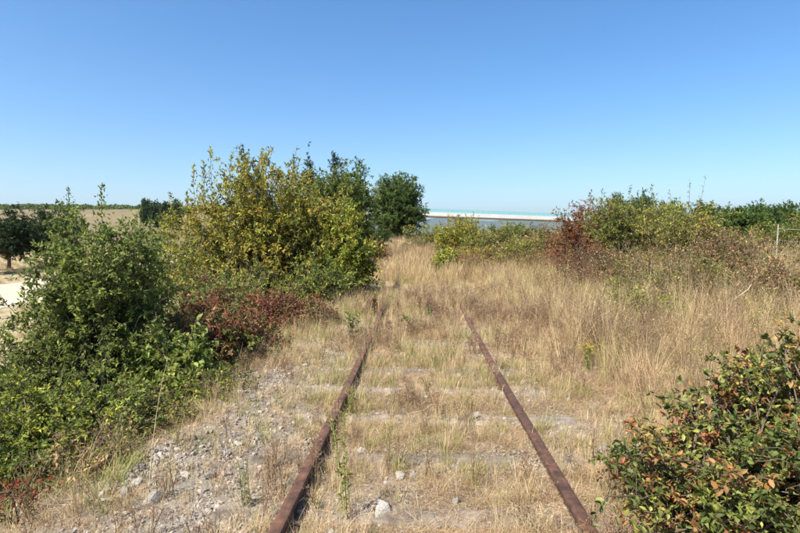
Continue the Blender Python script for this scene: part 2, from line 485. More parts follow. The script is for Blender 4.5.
def shrub(name, label, cat, base, blobs, clumps, twigs, leaves, ll, lw, pal, seed, kind='simple', stem=(.11, .085, .06),
          spread=.25, size=.35, up=.35, droop=.15, shoots=None, group=None, mat='leaf', trunk=None, leafy_parts=0, bare=0.0, thick=.012, jit=.16, top_py=None):
    """one shrub or tree: trunk and limbs to clumps that fill the given lobes, twigs round each clump, leaves along the twigs"""
    rng = np.random.RandomState(seed)
    base = np.array(base, float)
    root = empty(name, base)
    sb = MB(); fb = MB()
    if top_py is not None:                                   # bring the crown to the height it has
        k = max(.22, Z(top_py, base[1]) - base[2] - size * .45) / max(b[2] + b[5] for b in blobs)
        blobs = [(b[0], b[1], b[2] * k, b[3], b[4], b[5] * k) for b in blobs]
        if shoots: shoots = [(q[0], q[1], q[2] * k, *q[3:]) for q in shoots]
        if trunk: trunk = (trunk[0] * k, trunk[1])
    w = np.array([b[3] * b[4] * b[5] for b in blobs]) ** .8; w /= w.sum()
    pal = np.array(pal, float)
    P = []; Dv = []; col = []; TW = []; TC = []
    top = None
    if trunk:
        h, r = trunk
        pts = bez(np.zeros(3), np.array([rng.normal(0, .06 * h), rng.normal(0, .06 * h), h * .5]), np.array([rng.normal(0, .08 * h), rng.normal(0, .08 * h), h]), 8)
        tb = MB(); tb.tube(pts, np.linspace(r, r * .45, 8), stem, 8); tb.build('trunk', M['stem'], root, True)
        top = pts
    for c in range(clumps):
        b = blobs[rng.choice(len(blobs), p=w)]
        d = unit(rng.normal(size=3)); rr = rng.rand() ** .42
        ctr = np.array(b[:3]) + d * rr * np.array(b[3:])
        if ctr[2] < .03: ctr[2] = .03 + rng.rand() * .15
        if top is not None:
            k = rng.randint(2, 8); st = top[k]
            mid = st * .5 + ctr * .5 + np.array([0, 0, .12 * np.linalg.norm(ctr - st)])
        else:
            st = np.array([rng.normal(0, spread), rng.normal(0, spread), -.06])
            mid = np.array([st[0] * .6 + ctr[0] * .4, st[1] * .6 + ctr[1] * .4, max(ctr[2] * .65, 0)]) + rng.normal(0, .05, 3)
        limb = bez(st, mid, ctr, 7)
        sb.tube(limb[[0, 2, 3, 5, 6]], np.linspace(thick * (.7 + .6 * rng.rand()), .003, 5), np.array(stem) * (.8 + .5 * rng.rand()), 4)
        cc = pal[rng.choice(len(pal))] * (0.75 + .5 * rng.rand())
        out = unit(ctr - np.array(b[:3]) * .9 + 1e-3)
        isbare = rng.rand() < bare
        s0 = limb[rng.randint(4, 7, twigs)]
        td = unit(out * .6 + rng.normal(0, .75, (twigs, 3)) + np.array([0, 0, up]))
        tl = size * (.5 + .8 * rng.rand(twigs, 1))
        e = s0 + td * tl; mdl = s0 + td * tl * .5; mdl[:, 2] += .1 * tl[:, 0]
        e[:, 2] -= droop * tl[:, 0]
        tq = np.linspace(0, 1, 3)[None, :, None]
        TW.append((1 - tq) ** 2 * s0[:, None] + 2 * tq * (1 - tq) * mdl[:, None] + tq ** 2 * e[:, None])
        TC.append(np.array(stem)[None] * (.9 + .4 * rng.rand(twigs, 1)))
        if isbare: continue
        tt = (rng.rand(twigs, leaves, 1) * .95 + .05)
        lp = (1 - tt) ** 2 * s0[:, None] + (2 * tt * (1 - tt)) * mdl[:, None] + tt ** 2 * e[:, None]
        ld = td[:, None] * .5 + rng.normal(0, .6, (twigs, leaves, 3)) + np.array([0, 0, -.1])
        P.append(lp.reshape(-1, 3)); Dv.append(ld.reshape(-1, 3))
        nq = twigs * leaves
        q = cc[None] * (1 + rng.normal(0, jit, (nq, 1)))
        alt = rng.rand(nq) < .18
        q[alt] = pal[rng.choice(len(pal), alt.sum())]
        col.append(q)
    sb.tubes(np.vstack(TW), np.linspace(.0035, .0012, 3), np.vstack(TC))
    if shoots:
        for (sx, sy, z0, h, nl, ls) in shoots:
            lean = rng.normal(0, .10, 2)
            a = np.array([sx, sy, z0]); e = a + np.array([lean[0] * h, lean[1] * h, h])
            tw = bez(a, (a + e) / 2 + np.append(rng.normal(0, .03 * h, 2), 0), e, 6)
            sb.tube(tw, np.linspace(.007, .002, 6), stem, 3)
            tt = .15 + .85 * rng.rand(nl)
            lp = a + (e - a) * tt[:, None]
            lp[:, :2] += rng.normal(0, ls, (nl, 2)) * (1.05 - tt)[:, None]
            P.append(lp); Dv.append(np.column_stack([rng.normal(0, .6, (nl, 2)), .7 + .3 * rng.rand(nl)]))
            col.append(pal[rng.choice(len(pal), nl)] * (1 + rng.normal(0, .15, (nl, 1))))
    P = np.vstack(P); Dv = unit(np.vstack(Dv)); col = np.clip(np.vstack(col), .004, .9)
    n = len(P)
    Nv = rng.normal(0, .55, (n, 3)) + np.array([0, 0, 1.0])
    Ln = ll * (.65 + .7 * rng.rand(n)); Wd = lw * (.65 + .7 * rng.rand(n))
    if leafy_parts:
        # the leaves that show largest become pieces of their own
        wp = P + base
        ca, sa = math.cos(YAW), math.sin(YAW)
        dx = wp[:, 0] - CAM[0]; dy = wp[:, 1]
        fx = dx * ca + dy * sa; fy = -dx * sa + dy * ca
        sx = 400 + FPX * fx / np.maximum(fy, .1); sy = 233 + FPX * (CAM[2] - wp[:, 2]) / np.maximum(fy, .1)
        ok = (sx > 0) & (sx < 798) & (sy > 0) & (sy < 531) & (fy > .8)
        score = np.where(ok, (Ln * FPX / np.maximum(fy, .3)) + 10 * (P[:, 2] / (P[:, 2].max() + 1e-6)) - 5 * fy, -1e9)
        pick = np.argsort(-score)[:leafy_parts]
        NC = 14
        pc = col[pick]; cen = pc[rng.choice(len(pc), NC, replace=False)]
        grp = np.argmin(((pc[:, None] - cen[None]) ** 2).sum(-1), 1)
        protos = []
        for g in range(NC):
            t, f = TPL['ovate']
            v = t.copy(); v[:, 1] *= lw / ll; v[:, 2] *= .2 + 2.2 * rng.rand()
            me = raw_mesh('leaf', v, f, np.tile(cen[g], (len(v), 1))); me.materials.append(M[mat]); protos.append(me)
        for k, i in enumerate(pick):
            o = bpy.data.objects.new('leaf', protos[grp[k]]); C.objects.link(o); o.parent = root
            d = Vector(Dv[i]); sdv = d.cross(Vector(Nv[i])).normalized(); nn = sdv.cross(d)
            mt = Matrix((d, sdv, nn)).transposed().to_4x4()
            o.matrix_local = Matrix.Translation(Vector(P[i])) @ mt @ Matrix.Scale(float(Ln[i]), 4)
        keep = np.ones(n, bool); keep[pick] = False
        P, Dv, Nv, Ln, Wd, col = P[keep], Dv[keep], Nv[keep], Ln[keep], Wd[keep], col[keep]
    leaf_batch(fb, P, Dv, Nv, Ln, Wd, col, kind)
    sb.build('branches', M['stem'], root)
    fo = fb.build('foliage', M[mat], root)
    if leafy_parts: fo['kind'] = 'stuff'
    tag(root, label, cat, group)
    return root

def G(x, y): return (x, y, float(gz(x, y)))
def at(px, D):
    x = X(px, D); return G(x, D)

DKG = [(0.143, 0.189, 0.044), (0.19, 0.24, 0.058), (0.238, 0.276, 0.065), (0.111, 0.145, 0.037), (0.286, 0.305, 0.08)]
MIDG = [(0.172, 0.224, 0.044), (0.218, 0.259, 0.055), (0.138, 0.184, 0.039), (0.276, 0.287, 0.069)]
YEL = [(0.383, 0.352, 0.06), (0.478, 0.41, 0.072), (0.311, 0.316, 0.06), (0.263, 0.282, 0.066), (0.418, 0.328, 0.072)]
YG = [(.26, .30, .045), (.34, .35, .05), (.20, .25, .04), (.38, .34, .06)]
RED = [(0.285, 0.089, 0.054), (0.228, 0.07, 0.05), (0.342, 0.149, 0.072), (0.19, 0.089, 0.054), (0.18, 0.17, 0.05), (0.313, 0.209, 0.081)]
RUST = [(.31, .11, .045), (.24, .08, .04), (.34, .17, .07), (.18, .08, .04), (.22, .17, .07)]
OLIVE = [(0.264, 0.264, 0.06), (0.324, 0.3, 0.072), (0.204, 0.216, 0.054), (0.384, 0.312, 0.108), (0.156, 0.18, 0.048)]
DRYB = [(0.37, 0.235, 0.112), (0.291, 0.168, 0.084), (0.448, 0.314, 0.157), (0.224, 0.123, 0.067), (0.258, 0.235, 0.078)]
MIXR = [(.14, .18, .035), (.21, .24, .045), (.30, .27, .06), (.36, .20, .06), (.10, .14, .03), (.42, .29, .09), (.32, .13, .055), (.17, .21, .045), (.30, .30, .07)]
SPR = 'shrubs along the embankment'

# --- left side, near to far
b = at(92, 5.6)
shrub('shrub', 'large dark green leafy shrub nearest the camera on the left, with upright leader', 'shrub', b,
      [(-.1, 0, .95, 1.0, .95, .8), (.0, .1, 1.65, .72, .7, .6), (.05, .1, 2.0, .6, .5, .45), (.05, .1, 1.85, .75, .6, .5), (-.75, -.3, .55, .75, .8, .5), (.6, -.4, .7, .5, .6, .5), (.35, .1, 1.5, .55, .6, .6), (-.4, .1, 1.4, .6, .6, .6)],
      430, 8, 20, .048, .021, DKG, 11, 'simple', spread=.3, size=.27, group=SPR,
      shoots=[(.08, .1, 2.05, .75, 130, .10), (.02, 0, 2.0, .4, 60, .08), (-.45, .1, 1.75, .45, 60, .07), (.4, 0, 1.9, .4, 50, .07), (-.8, 0, 1.3, .35, 40, .07), (.7, 0, 1.4, .35, 40, .07)], jit=.28, top_py=203)
b = at(30, 3.7)
shrub('shrub', 'light green fine-leaved shrub filling the lower left corner', 'shrub', b,
      [(0, 0, .50, .62, .55, .42), (.25, .4, .65, .45, .4, .35), (-.4, .2, .6, .5, .5, .5)], 150, 8, 18, .034, .016, MIDG + YG[:2] + DKG[:1], 12, size=.20, spread=.2, group=SPR, jit=.25, thick=.007, top_py=372)
b = at(172, 5.3)
shrub('shrub', 'bright green broad-leaved shrub between the dark green shrub and the red one', 'shrub', b,
      [(0, 0, .60, .36, .4, .45), (.1, -.3, .35, .34, .34, .3)], 70, 6, 10, .062, .040, MIDG + [(.16, .20, .04)], 13, 'fold', size=.22, spread=.15, group=SPR, mat='leaf_glossy', jit=.25, thick=.007, top_py=322)
b = at(110, 4.35)
shrub('shrub', 'low green bramble at the foot of the dark shrub, edge of the stony shoulder', 'shrub', b,
      [(0, 0, .35, .6, .45, .28), (-.5, -.2, .3, .4, .4, .25)], 80, 6, 10, .055, .034, DKG + MIDG[:2] + [(.2, .14, .05)], 14, 'simple', size=.2, spread=.25, group=SPR, thick=.006, jit=.25, top_py=392)
b = at(214, 6.3)
shrub('shrub', 'maroon red-leaved low shrub beside the stony shoulder, nearest red one', 'shrub', b,
      [(0, 0, .55, .5, .55, .45), (.2, .5, .5, .4, .4, .4)], 100, 6, 12, .050, .024, RED + MIDG[:2] + [(.36, .26, .12)], 15, size=.22, spread=.2, group=SPR, thick=.006, jit=.25, top_py=297)
b = at(203, 7.8)
shrub('shrub', 'tall wine red shrub behind the nearest red one', 'shrub', b,
      [(0, 0, .85, .55, .5, .6)], 85, 6, 12, .055, .026, RED + DKG[:2] + [(.34, .24, .11)], 16, size=.25, spread=.2, group=SPR, thick=.007, jit=.25, top_py=270)
b = at(276, 8.4)
shrub('shrub', 'rust and maroon shrub in front of the big yellow-green tree', 'shrub', b,
      [(0, 0, .55, .65, .7, .42), (.35, .6, .4, .4, .5, .35)], 95, 6, 12, .055, .026, RED + [(.24, .12, .05), (.13, .12, .04)], 17, size=.24, spread=.25, group=SPR, thick=.006, jit=.25, top_py=287)
b = at(238, 9.6)
shrub('shrub', 'dull olive thicket between the red shrubs and the yellow-green tree', 'shrub', b,
      [(0, 0, .95, 1.1, .8, .75), (-.9, .3, .9, .8, .7, .7)], 120, 6, 12, .06, .026, DKG + OLIVE[:3], 18, size=.32, spread=.4, group=SPR, top_py=246)
EL = [(262, 6.6, .40, 'brown and green low scrub at the shoulder edge below the red shrubs', DRYB[:3] + MIDG[:2] + RED[:1], 335), (205, 5.0, .38, 'low yellow-green scrub at the shoulder edge under the bright green shrub', MIDG + YG[:2] + DRYB[:1], 378),
      (150, 4.25, .36, 'low olive and brown scrub at the shoulder edge under the dark shrub', OLIVE + DRYB[:2] + MIDG[:1], 412), (95, 3.55, .34, 'straw and olive scrub at the shoulder edge near the lower left corner', DRYB[:3] + OLIVE[:3], 448), (318, 8.6, .38, 'dry brownish scrub at the end of the red shrubs', DRYB + RED[:2] + OLIVE[:1], 300)]
for i, (px, D, w_, lab, pl, tp) in enumerate(EL):
    b = at(px, D)
    shrub('shrub', lab, 'shrub', b, [(0, 0, .3, w_, .4, .22), (-w_ * .5, .2, .32, w_ * .8, .4, .24)], 60, 6, 10, .034, .016, pl, 130 + i, size=.17, spread=.25, bare=.22, jit=.28, group='scrub at the edge of the stony shoulder', thick=.005, top_py=tp)
# big yellow-green tree
b = at(262, 13.2)
rs = np.random.RandomState(77)
sh = []
for i in range(34):
    a = rs.uniform(-2.3, 1.3); zz = 3.85 - .27 * (a + .3) ** 2 + (0.3 if -1.2 < a < .8 else 0)
    sh.append((a, rs.normal(0, .5), zz - .6, .55 + rs.rand() * .7, 70, .09))
shrub('tree', 'big bushy tree with yellow-green leaves and upright leafy wands', 'tree', b,
      [(-.2, 0, 1.9, 2.2, 1.5, 1.35), (.1, 0, 3.3, 1.5, 1.1, 1.1), (-1.45, .2, 2.1, 1.0, 1.0, 1.1), (1.4, 0, 2.1, 1.1, 1.1, 1.4), (-.9, 0, 3.1, .9, .8, .75), (1.3, .1, 2.8, .8, .8, .7), (.1, 0, 3.7, .9, .8, .8)],
      440, 9, 16, .092, .030, YEL + [(.11, .13, .03)], 21, spread=.5, size=.50, up=.55, shoots=sh, thick=.022, jit=.22, top_py=149)
b = at(347, 12.6)
shrub('shrub', 'bright yellow-green shrub at the right foot of the big bushy tree', 'shrub', b,
      [(0, 0, 1.1, .65, .8, .85), (-.15, .3, 1.9, .45, .5, .6), (.2, -.2, .5, .45, .6, .45)], 120, 7, 13, .085, .042, YG + MIDG[:1], 22, size=.32, spread=.25, group=SPR, jit=.22, top_py=198)
b = at(312, 11.0)
shrub('shrub', 'dark green undergrowth below the big yellow-green tree', 'shrub', b,
      [(0, 0, .65, .75, .6, .55), (.5, .5, .5, .4, .5, .45)], 80, 6, 12, .07, .03, DKG[:3] + OLIVE[:2], 23, size=.3, spread=.3, group=SPR, top_py=255)
b = at(372, 21.0)
shrub('shrub', 'small orange-brown shrub beside the grassy track before the round tree', 'shrub', b,
      [(0, 0, .55, .55, .6, .45)], 50, 6, 11, .08, .04, RUST + YG[:2], 24, size=.3, group=SPR, top_py=237)
b = at(370, 27.0)
shrub('shrub', 'green shrub at the left foot of the round tree', 'shrub', b,
      [(0, 0, .9, 1.0, 1.0, .8), (-.8, 0, 1.4, .9, .9, 1.1)], 110, 6, 12, .11, .055, MIDG + YG[:2], 25, size=.45, group=SPR, top_py=208)
b = at(343, 26)
shrub('tree', 'dark green rounded tree rising behind the yellow-green tree', 'tree', b,
      [(0, 0, 2.9, 1.75, 1.5, 1.7), (.3, 0, 3.7, 1.2, 1.1, 1.0), (-.9, 0, 3.3, 1.1, 1.0, 1.1)], 260, 7, 13, .12, .055, DKG + [(.07, .13, .025)], 26, size=.5, trunk=(2.6, .12), thick=.03, top_py=160)
for i, (px, D, h, lab) in enumerate([(311, 30, 6.3, 'slim sparse poplar, tallest top above the yellow-green tree'), (335, 31, 5.6, 'slim sparse poplar just right of the tallest poplar'), (357, 29, 5.9, 'thin single-stemmed poplar left of the round tree')]):
    b = at(px, D)
    wd = (.75, .65, .28)[i]
    shrub('poplar_tree', lab, 'tree', b, top_py=(141, 152, 149)[i], blobs= [(0, 0, h * .8, wd * .55, wd * .55, h * .2), (0, 0, h * .55, wd, wd, h * .25)],
          clumps=(110, 80, 44)[i], twigs=6, leaves=12, ll=.11, lw=.06, pal=[(.06, .09, .045), (.08, .11, .05), (.05, .075, .035)], seed=30 + i, size=.34, up=1.0, trunk=(h * .80, .05), thick=.014, group='slim poplars behind the shrubs')
b = at(397, 45)
shrub('tree', 'dense round dark green tree standing at the end of the track', 'tree', b,
      [(0, 0, 2.7, 2.45, 2.2, 2.0), (-.5, 0, 1.8, 2.4, 2.0, 1.6), (.9, -.2, 1.7, 1.8, 1.7, 1.4), (.0, 0, 3.4, 1.9, 1.8, 1.25)],
      560, 8, 13, .17, .055, [(.10, .16, .045), (.13, .19, .05), (.17, .23, .06), (.08, .125, .036)], 33, size=.50, up=.5, trunk=(2.8, .2), thick=.03, top_py=170)
# left middle distance
b = at(148, 14.5)
shrub('shrub', 'mid green shrub seen between the dark shrub and the yellow-green tree', 'shrub', b,
      [(0, 0, 1.5, 1.15, 1.0, 1.1), (.7, .2, 1.1, .8, .8, .8)], 120, 7, 12, .08, .036, MIDG + DKG[:3], 35, size=.36, spread=.3, group=SPR, top_py=208)
b = at(205, 17)
shrub('shrub', 'green shrub behind the yellow-green tree by the sandy path', 'shrub', b,
      [(0, 0, .9, 1.3, 1.0, .8)], 80, 7, 12, .09, .04, MIDG + OLIVE[:2], 36, size=.4, spread=.3, group=SPR, top_py=242)
for i, (px, D, h, lab) in enumerate([(-32, 33, 4.2, 'dark orchard tree cut off by the left picture edge'), (8, 37, 4.0, 'dark dense orchard tree beside the sandy path, far left'), (44, 41, 4.0, 'dark orchard tree nearest the large green shrub')]):
    b = at(px, D)
    shrub('orchard_tree', lab, 'tree', b, [(0, 0, h * .58, 2.1, 1.9, h * .36), (1.1, .3, h * .48, 1.5, 1.3, h * .3), (-1.2, -.3, h * .5, 1.4, 1.3, h * .3)],
          190, 7, 11, .17, .085, [(.035, .06, .02), (.045, .075, .025), (.06, .09, .03), (.03, .05, .018)], 37 + i, size=.5, trunk=(h * .5, .13), thick=.035, top_py=203, group='dark orchard trees in the left field')
b = at(66, 33)
shrub('shrub', 'dark bush with a thin sprig, behind the large green shrub', 'shrub', b,
      [(0, 0, 2.2, 1.1, 1.0, 1.4)], 90, 7, 12, .13, .06, DKG[:2] + [(.03, .05, .02)], 41, size=.4, shoots=[(.3, 0, 3.3, 1.3, 80, .2)], top_py=198)
FT = ['leftmost', 'second from left', 'third from left', 'rightmost']
for i, px in enumerate((147, 157, 167, 177)):
    b = at(px, 165)
    b = (b[0], b[1], b[2])
    top = Z((196, 198, 199, 197)[i], 165)
    h = max(3.0, top - b[2])
    shrub('far_tree', f'small dark tree on the far brown field, {FT[i]} of four', 'tree', b,
          [(0, 0, h * .48, 2.3, 1.9, h * .46)], 150, 6, 9, .45, .22, [(.05, .09, .03), (.07, .11, .035)], 44 + i, size=.8, trunk=(h * .5, .15), thick=.05, group='far trees on the brown field')

# --- centre, beyond the visible rails
b = at(462, 25)
shrub('shrub', 'yellow and orange tinted shrub in the middle, below the bridge', 'shrub', b,
      [(0, 0, 1.1, 1.0, .9, .95), (-.8, -.2, .8, .6, .6, .7), (.5, .2, 1.4, .7, .7, .7)], 130, 7, 12, .10, .045, YEL + YG + [(.30, .14, .04)], 51, size=.4, spread=.3, jit=.22, top_py=212)
b = at(512, 27)
shrub('shrub', 'green shrub in the middle distance right of the yellow one', 'shrub', b,
      [(0, 0, 1.0, 1.2, .9, .85), (.8, 0, .8, .8, .8, .7)], 120, 7, 12, .10, .045, MIDG + OLIVE[:2], 52, size=.4, spread=.3, top_py=220)
CL = [(432, 30, 1.9, 'low yellow-green scrub just right of the round tree', YG[:2] + OLIVE, 219), (489, 23, 1.5, 'olive scrub between the two middle shrubs', OLIVE + MIDG[:1], 222), (540, 24, 1.6, 'straw and olive scrub below the right part of the bridge', OLIVE + DRYB[:3], 221),
      (470, 19.5, 1.2, 'low rusty and yellow scrub in front of the middle shrubs', YEL + DRYB[:2] + RUST[:1], 243), (556, 19, 1.5, 'loose straw-coloured scrub left of the rust red shrub', DRYB + OLIVE, 222), (520, 19, 1.0, 'low olive scrub on the bank below the green middle shrub', OLIVE + YG[:1], 236)]
for i, (px, D, w_, lab, pl, tp) in enumerate(CL):
    b = at(px, D)
    shrub('shrub', lab, 'shrub', b, [(0, 0, .8, w_, .8, .6), (w_ * .5, .2, .6, w_ * .7, .7, .5)], 95, 7, 11, .085, .036, pl, 90 + i, size=.36, spread=.5, bare=.15, jit=.25, group='scrub closing the end of the track', top_py=tp)
b = at(446, 18.5)
shrub('shrub', 'small bright yellow-green sapling growing on the overgrown track', 'shrub', b,
      [(0, 0, .6, .5, .45, .5)], 36, 5, 10, .09, .045, YG, 53, size=.26, top_py=246)

# --- right side
b = at(583, 16.5)
shrub('shrub', 'rust red shrub with arching twigs at the right end of the bridge', 'shrub', b,
      [(0, 0, 1.4, .95, .8, 1.0), (-.4, -.2, .8, .8, .7, .7), (.4, .1, 2.0, .7, .6, .6)], 190, 7, 11, .07, .034, RUST, 61, size=.42, bare=.12, spread=.3,
      shoots=[(.1, 0, 2.0, .9, 22, .1), (.5, .1, 2.0, .95, 22, .1), (-.2, 0, 1.8, .8, 18, .1), (.8, 0, 2.0, .8, 18, .08)], jit=.22, top_py=198)
b = at(628, 15.0)
shrub('shrub', 'tall olive green shrub beside the rust red one', 'shrub', b,
      [(0, 0, 1.3, 1.15, .9, 1.1), (.8, .1, 1.3, .9, .8, 1.0), (-.5, .1, 1.9, .7, .6, .55)], 210, 7, 12, .07, .03, OLIVE + MIDG[:2], 62, size=.36, bare=.1, spread=.35,
      shoots=[(0, 0, 2.1, .6, 20, .06), (.6, 0, 2.1, .6, 20, .06)], jit=.22, top_py=191)
b = at(683, 13.5)
shrub('shrub', 'yellowish shrub with bare top twigs in the middle of the right bank', 'shrub', b,
      [(0, 0, 1.2, 1.0, .8, .95), (.6, .2, 1.5, .7, .5, .6)], 165, 7, 11, .06, .028, OLIVE + YEL[:3], 63, size=.32, bare=.18, spread=.3,
      shoots=[(.1, 0, 2.0, .75, 8, .05), (.35, 0, 2.0, .85, 8, .05), (-.3, 0, 1.9, .6, 10, .05)], jit=.22, top_py=199)
b = at(720, 11.2)
shrub('shrub', 'dry brown bramble thicket on the right bank, before the fence post', 'shrub', b,
      [(0, 0, .85, .95, .8, .65), (-.5, -.3, .6, .6, .6, .5), (.6, .2, .75, .6, .6, .5)], 190, 7, 11, .055, .026, DRYB, 64, size=.34, bare=.15, spread=.5, droop=.5, jit=.25, top_py=223)
b = at(782, 17.5)
shrub('shrub', 'loose green and yellow shrub behind the fence post', 'shrub', b,
      [(0, 0, 1.1, 1.1, .8, .85), (1.2, .2, 1.1, 1.0, .9, .9)], 120, 7, 11, .08, .035, OLIVE + MIDG, 65, size=.38, spread=.4, top_py=211)
b = at(640, 20)
shrub('shrub', 'mid green shrub rising behind the olive one on the right bank', 'shrub', b,
      [(0, 0, 1.7, 1.4, 1.1, 1.2), (1.3, 0, 1.6, 1.2, 1.0, 1.1)], 140, 7, 12, .10, .045, MIDG + DKG[:2], 66, size=.4, spread=.4, top_py=199)
b = at(655, 10.5)
shrub('shrub', 'loose olive shrub standing lower in the grass before the yellowish one', 'shrub', b,
      [(0, 0, .9, .6, .6, .6), (-.4, .2, .7, .5, .5, .5)], 75, 6, 10, .05, .022, OLIVE + DRYB[:2], 67, size=.32, bare=.3, spread=.3, jit=.22, top_py=240)
b = at(612, 12.2)
shrub('shrub', 'brown dried shrub in the grass below the olive green one', 'shrub', b,
      [(0, 0, .9, .7, .6, .55)], 70, 6, 9, .05, .022, DRYB + OLIVE[:2], 68, size=.32, bare=.35, spread=.35, jit=.22, top_py=238)
b = at(772, 9.0)
shrub('shrub', 'brown twiggy thicket in the grass in front of the fence post', 'shrub', b,
      [(0, 0, .7, .8, .6, .45), (.7, 0, .7, .6, .6, .5)], 120, 7, 10, .05, .022, DRYB + OLIVE[:1], 69, size=.32, bare=.25, spread=.5, droop=.4, jit=.25, top_py=254)
FL = [(585, 12.5, .8, 'dry rusty scrub in the grass below the rust red shrub', DRYB + RUST[:2], 234), (690, 9.3, .8, 'olive and straw scrub low on the right bank', OLIVE + DRYB[:2], 246), (735, 13.5, .9, 'yellowish olive scrub behind the brown bramble', OLIVE + YEL[:2], 216), (640, 8.6, .6, 'small yellow-green scrub in the grass left of the corner shrub', YG[:2] + OLIVE[:3], 285)]
for i, (px, D, w_, lab, pl, tp) in enumerate(FL):
    b = at(px, D)
    shrub('shrub', lab, 'shrub', b, [(0, 0, .7, w_, .6, .5), (w_ * .6, .2, .55, w_ * .6, .5, .4)], 75, 6, 10, .05, .021, pl, 110 + i, size=.3, spread=.4, bare=.3, jit=.25, group='scrub on the right bank', top_py=tp)
HL = [(617, 42, 4.9, 1.0, 'small conical tree top showing above the rust red shrub'), (641, 41, 4.9, 1.3, 'small rounded dark tree showing above the olive shrub'),
      (668, 33, 3.4, 1.5, 'dark green hedge tree behind the yellowish shrub'),
      (705, 32, 3.9, 1.5, 'leafy green hedge tree, tallest left of the fence post'), (733, 30, 3.6, 1.5, 'green hedge tree just left of the fence post'),
      (757, 31, 3.8, 1.4, 'fresh green hedge tree directly above the fence post'), (783, 29, 3.8, 1.5, 'rounded green hedge tree right of the fence post'), (812, 30, 3.7, 1.6, 'green hedge tree at the right picture edge')]
for i, (px, D, h, wd, lab) in enumerate(HL):
    b = at(px, D)
    shrub('hedge_tree', lab, 'tree', b, [(0, 0, h * .5, wd, wd, h * .42), (0, 0, h * .82, wd * .5, wd * .5, h * .2)],
          150, 7, 12, .12, .05, [(.095, .155, .038), (.12, .185, .045), (.15, .22, .055), (.075, .12, .032)], 70 + i, size=.45, up=.9, trunk=(h * .6, .09), thick=.022, top_py=(193, 191, 201, 200, 206, 202, 202, 203)[i], group='hedge trees behind the right bank')
# foreground right
b = G(1.74, 2.75)
shrub('shrub', 'low spreading shrub with green, yellow and orange leaves in the lower right corner', 'shrub', b,
      [(-.05, 0, .33, .75, .6, .30), (.35, .35, .58, .45, .4, .28), (-.62, -.25, .20, .42, .42, .20), (.85, .1, .5, .7, .6, .35), (.42, .3, .76, .30, .3, .22), (.95, .2, .68, .5, .4, .25), (.2, -.5, .3, .6, .5, .28), (-.1, .45, .35, .4, .3, .25)],
      420, 8, 14, .034, .019, [(.15, .18, .04), (.21, .23, .05), (.27, .26, .065), (.34, .24, .07), (.11, .14, .035), (.09, .12, .03), (.30, .17, .06), (.18, .20, .05), (.24, .25, .06), (.36, .18, .06), (.12, .15, .035), (.30, .12, .05)], 81, 'fold', size=.18, spread=.3, up=.3, mat='leaf_glossy', leafy_parts=280, thick=.007, jit=.28, droop=.25)
b = G(-2.36, 2.85)
shrub('shrub', 'small scarlet-leaved seedling in the lower left corner', 'shrub', b,
      [(0, 0, .13, .10, .10, .10)], 9, 4, 6, .030, .014, [(.38, .05, .03), (.30, .04, .03), (.40, .12, .04)], 82, size=.14, spread=.05, thick=.004)

# ------------------------------------------------------------------ grass, made of tufts that nobody could count
rngp = np.random.RandomState(3)
def blade(mb, p, d, h, w, col, bend, n=4, tipcol=None):
    """one thin curved blade"""
    d = np.array(d, float); side = np.array([-d[1], d[0], 0]); 
    t = np.linspace(0, 1, n + 1)
    pts = np.array(p)[None] + np.outer(bend * t ** 2 * h, d) + np.outer(h * (t - .35 * abs(bend) * t ** 2), [0, 0, 1])
    ww = w * (1 - t ** 1.5 * .92) * .5
    l = pts - side * ww[:, None]; r = pts + side * ww[:, None]
    v = np.empty((2 * (n + 1), 3)); v[0::2] = l; v[1::2] = r
    f = []
    for i in range(n):
        a = 2 * i
        f += [(a, a + 1, a + 3), (a, a + 3, a + 2)]
    c = np.array(col)[None] * np.ones((len(v), 1))
    if tipcol is not None:
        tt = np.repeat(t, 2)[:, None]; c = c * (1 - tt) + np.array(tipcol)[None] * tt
    mb.add(v, f, c)
    return pts[-1], pts[-1] - pts[-2]

STRAW = [(0.552, 0.414, 0.209), (0.478, 0.351, 0.171), (0.626, 0.495, 0.294), (0.414, 0.297, 0.152), (0.524, 0.423, 0.247), (0.386, 0.243, 0.133)]
GRN = [(.27, .28, .08), (.33, .33, .10), (.20, .23, .06), (.42, .38, .14)]
OLV = [(.24, .25, .07), (.30, .28, .08), (.18, .20, .05), (.36, .31, .12)]
BRN = [(0.405, 0.27, 0.152), (0.331, 0.207, 0.114), (0.46, 0.333, 0.19), (0.368, 0.225, 0.142)]
def proto_coll(name, builders):
    col = bpy.data.collections.new(name)
    for i, fn in enumerate(builders):
        mb = MB(); fn(mb, np.random.RandomState(1000 + i))
        o = bpy.data.objects.new(f'{name}_{i:02d}', mb.mesh(name)); o.data.materials.append(M['blade']); col.objects.link(o)
    return col

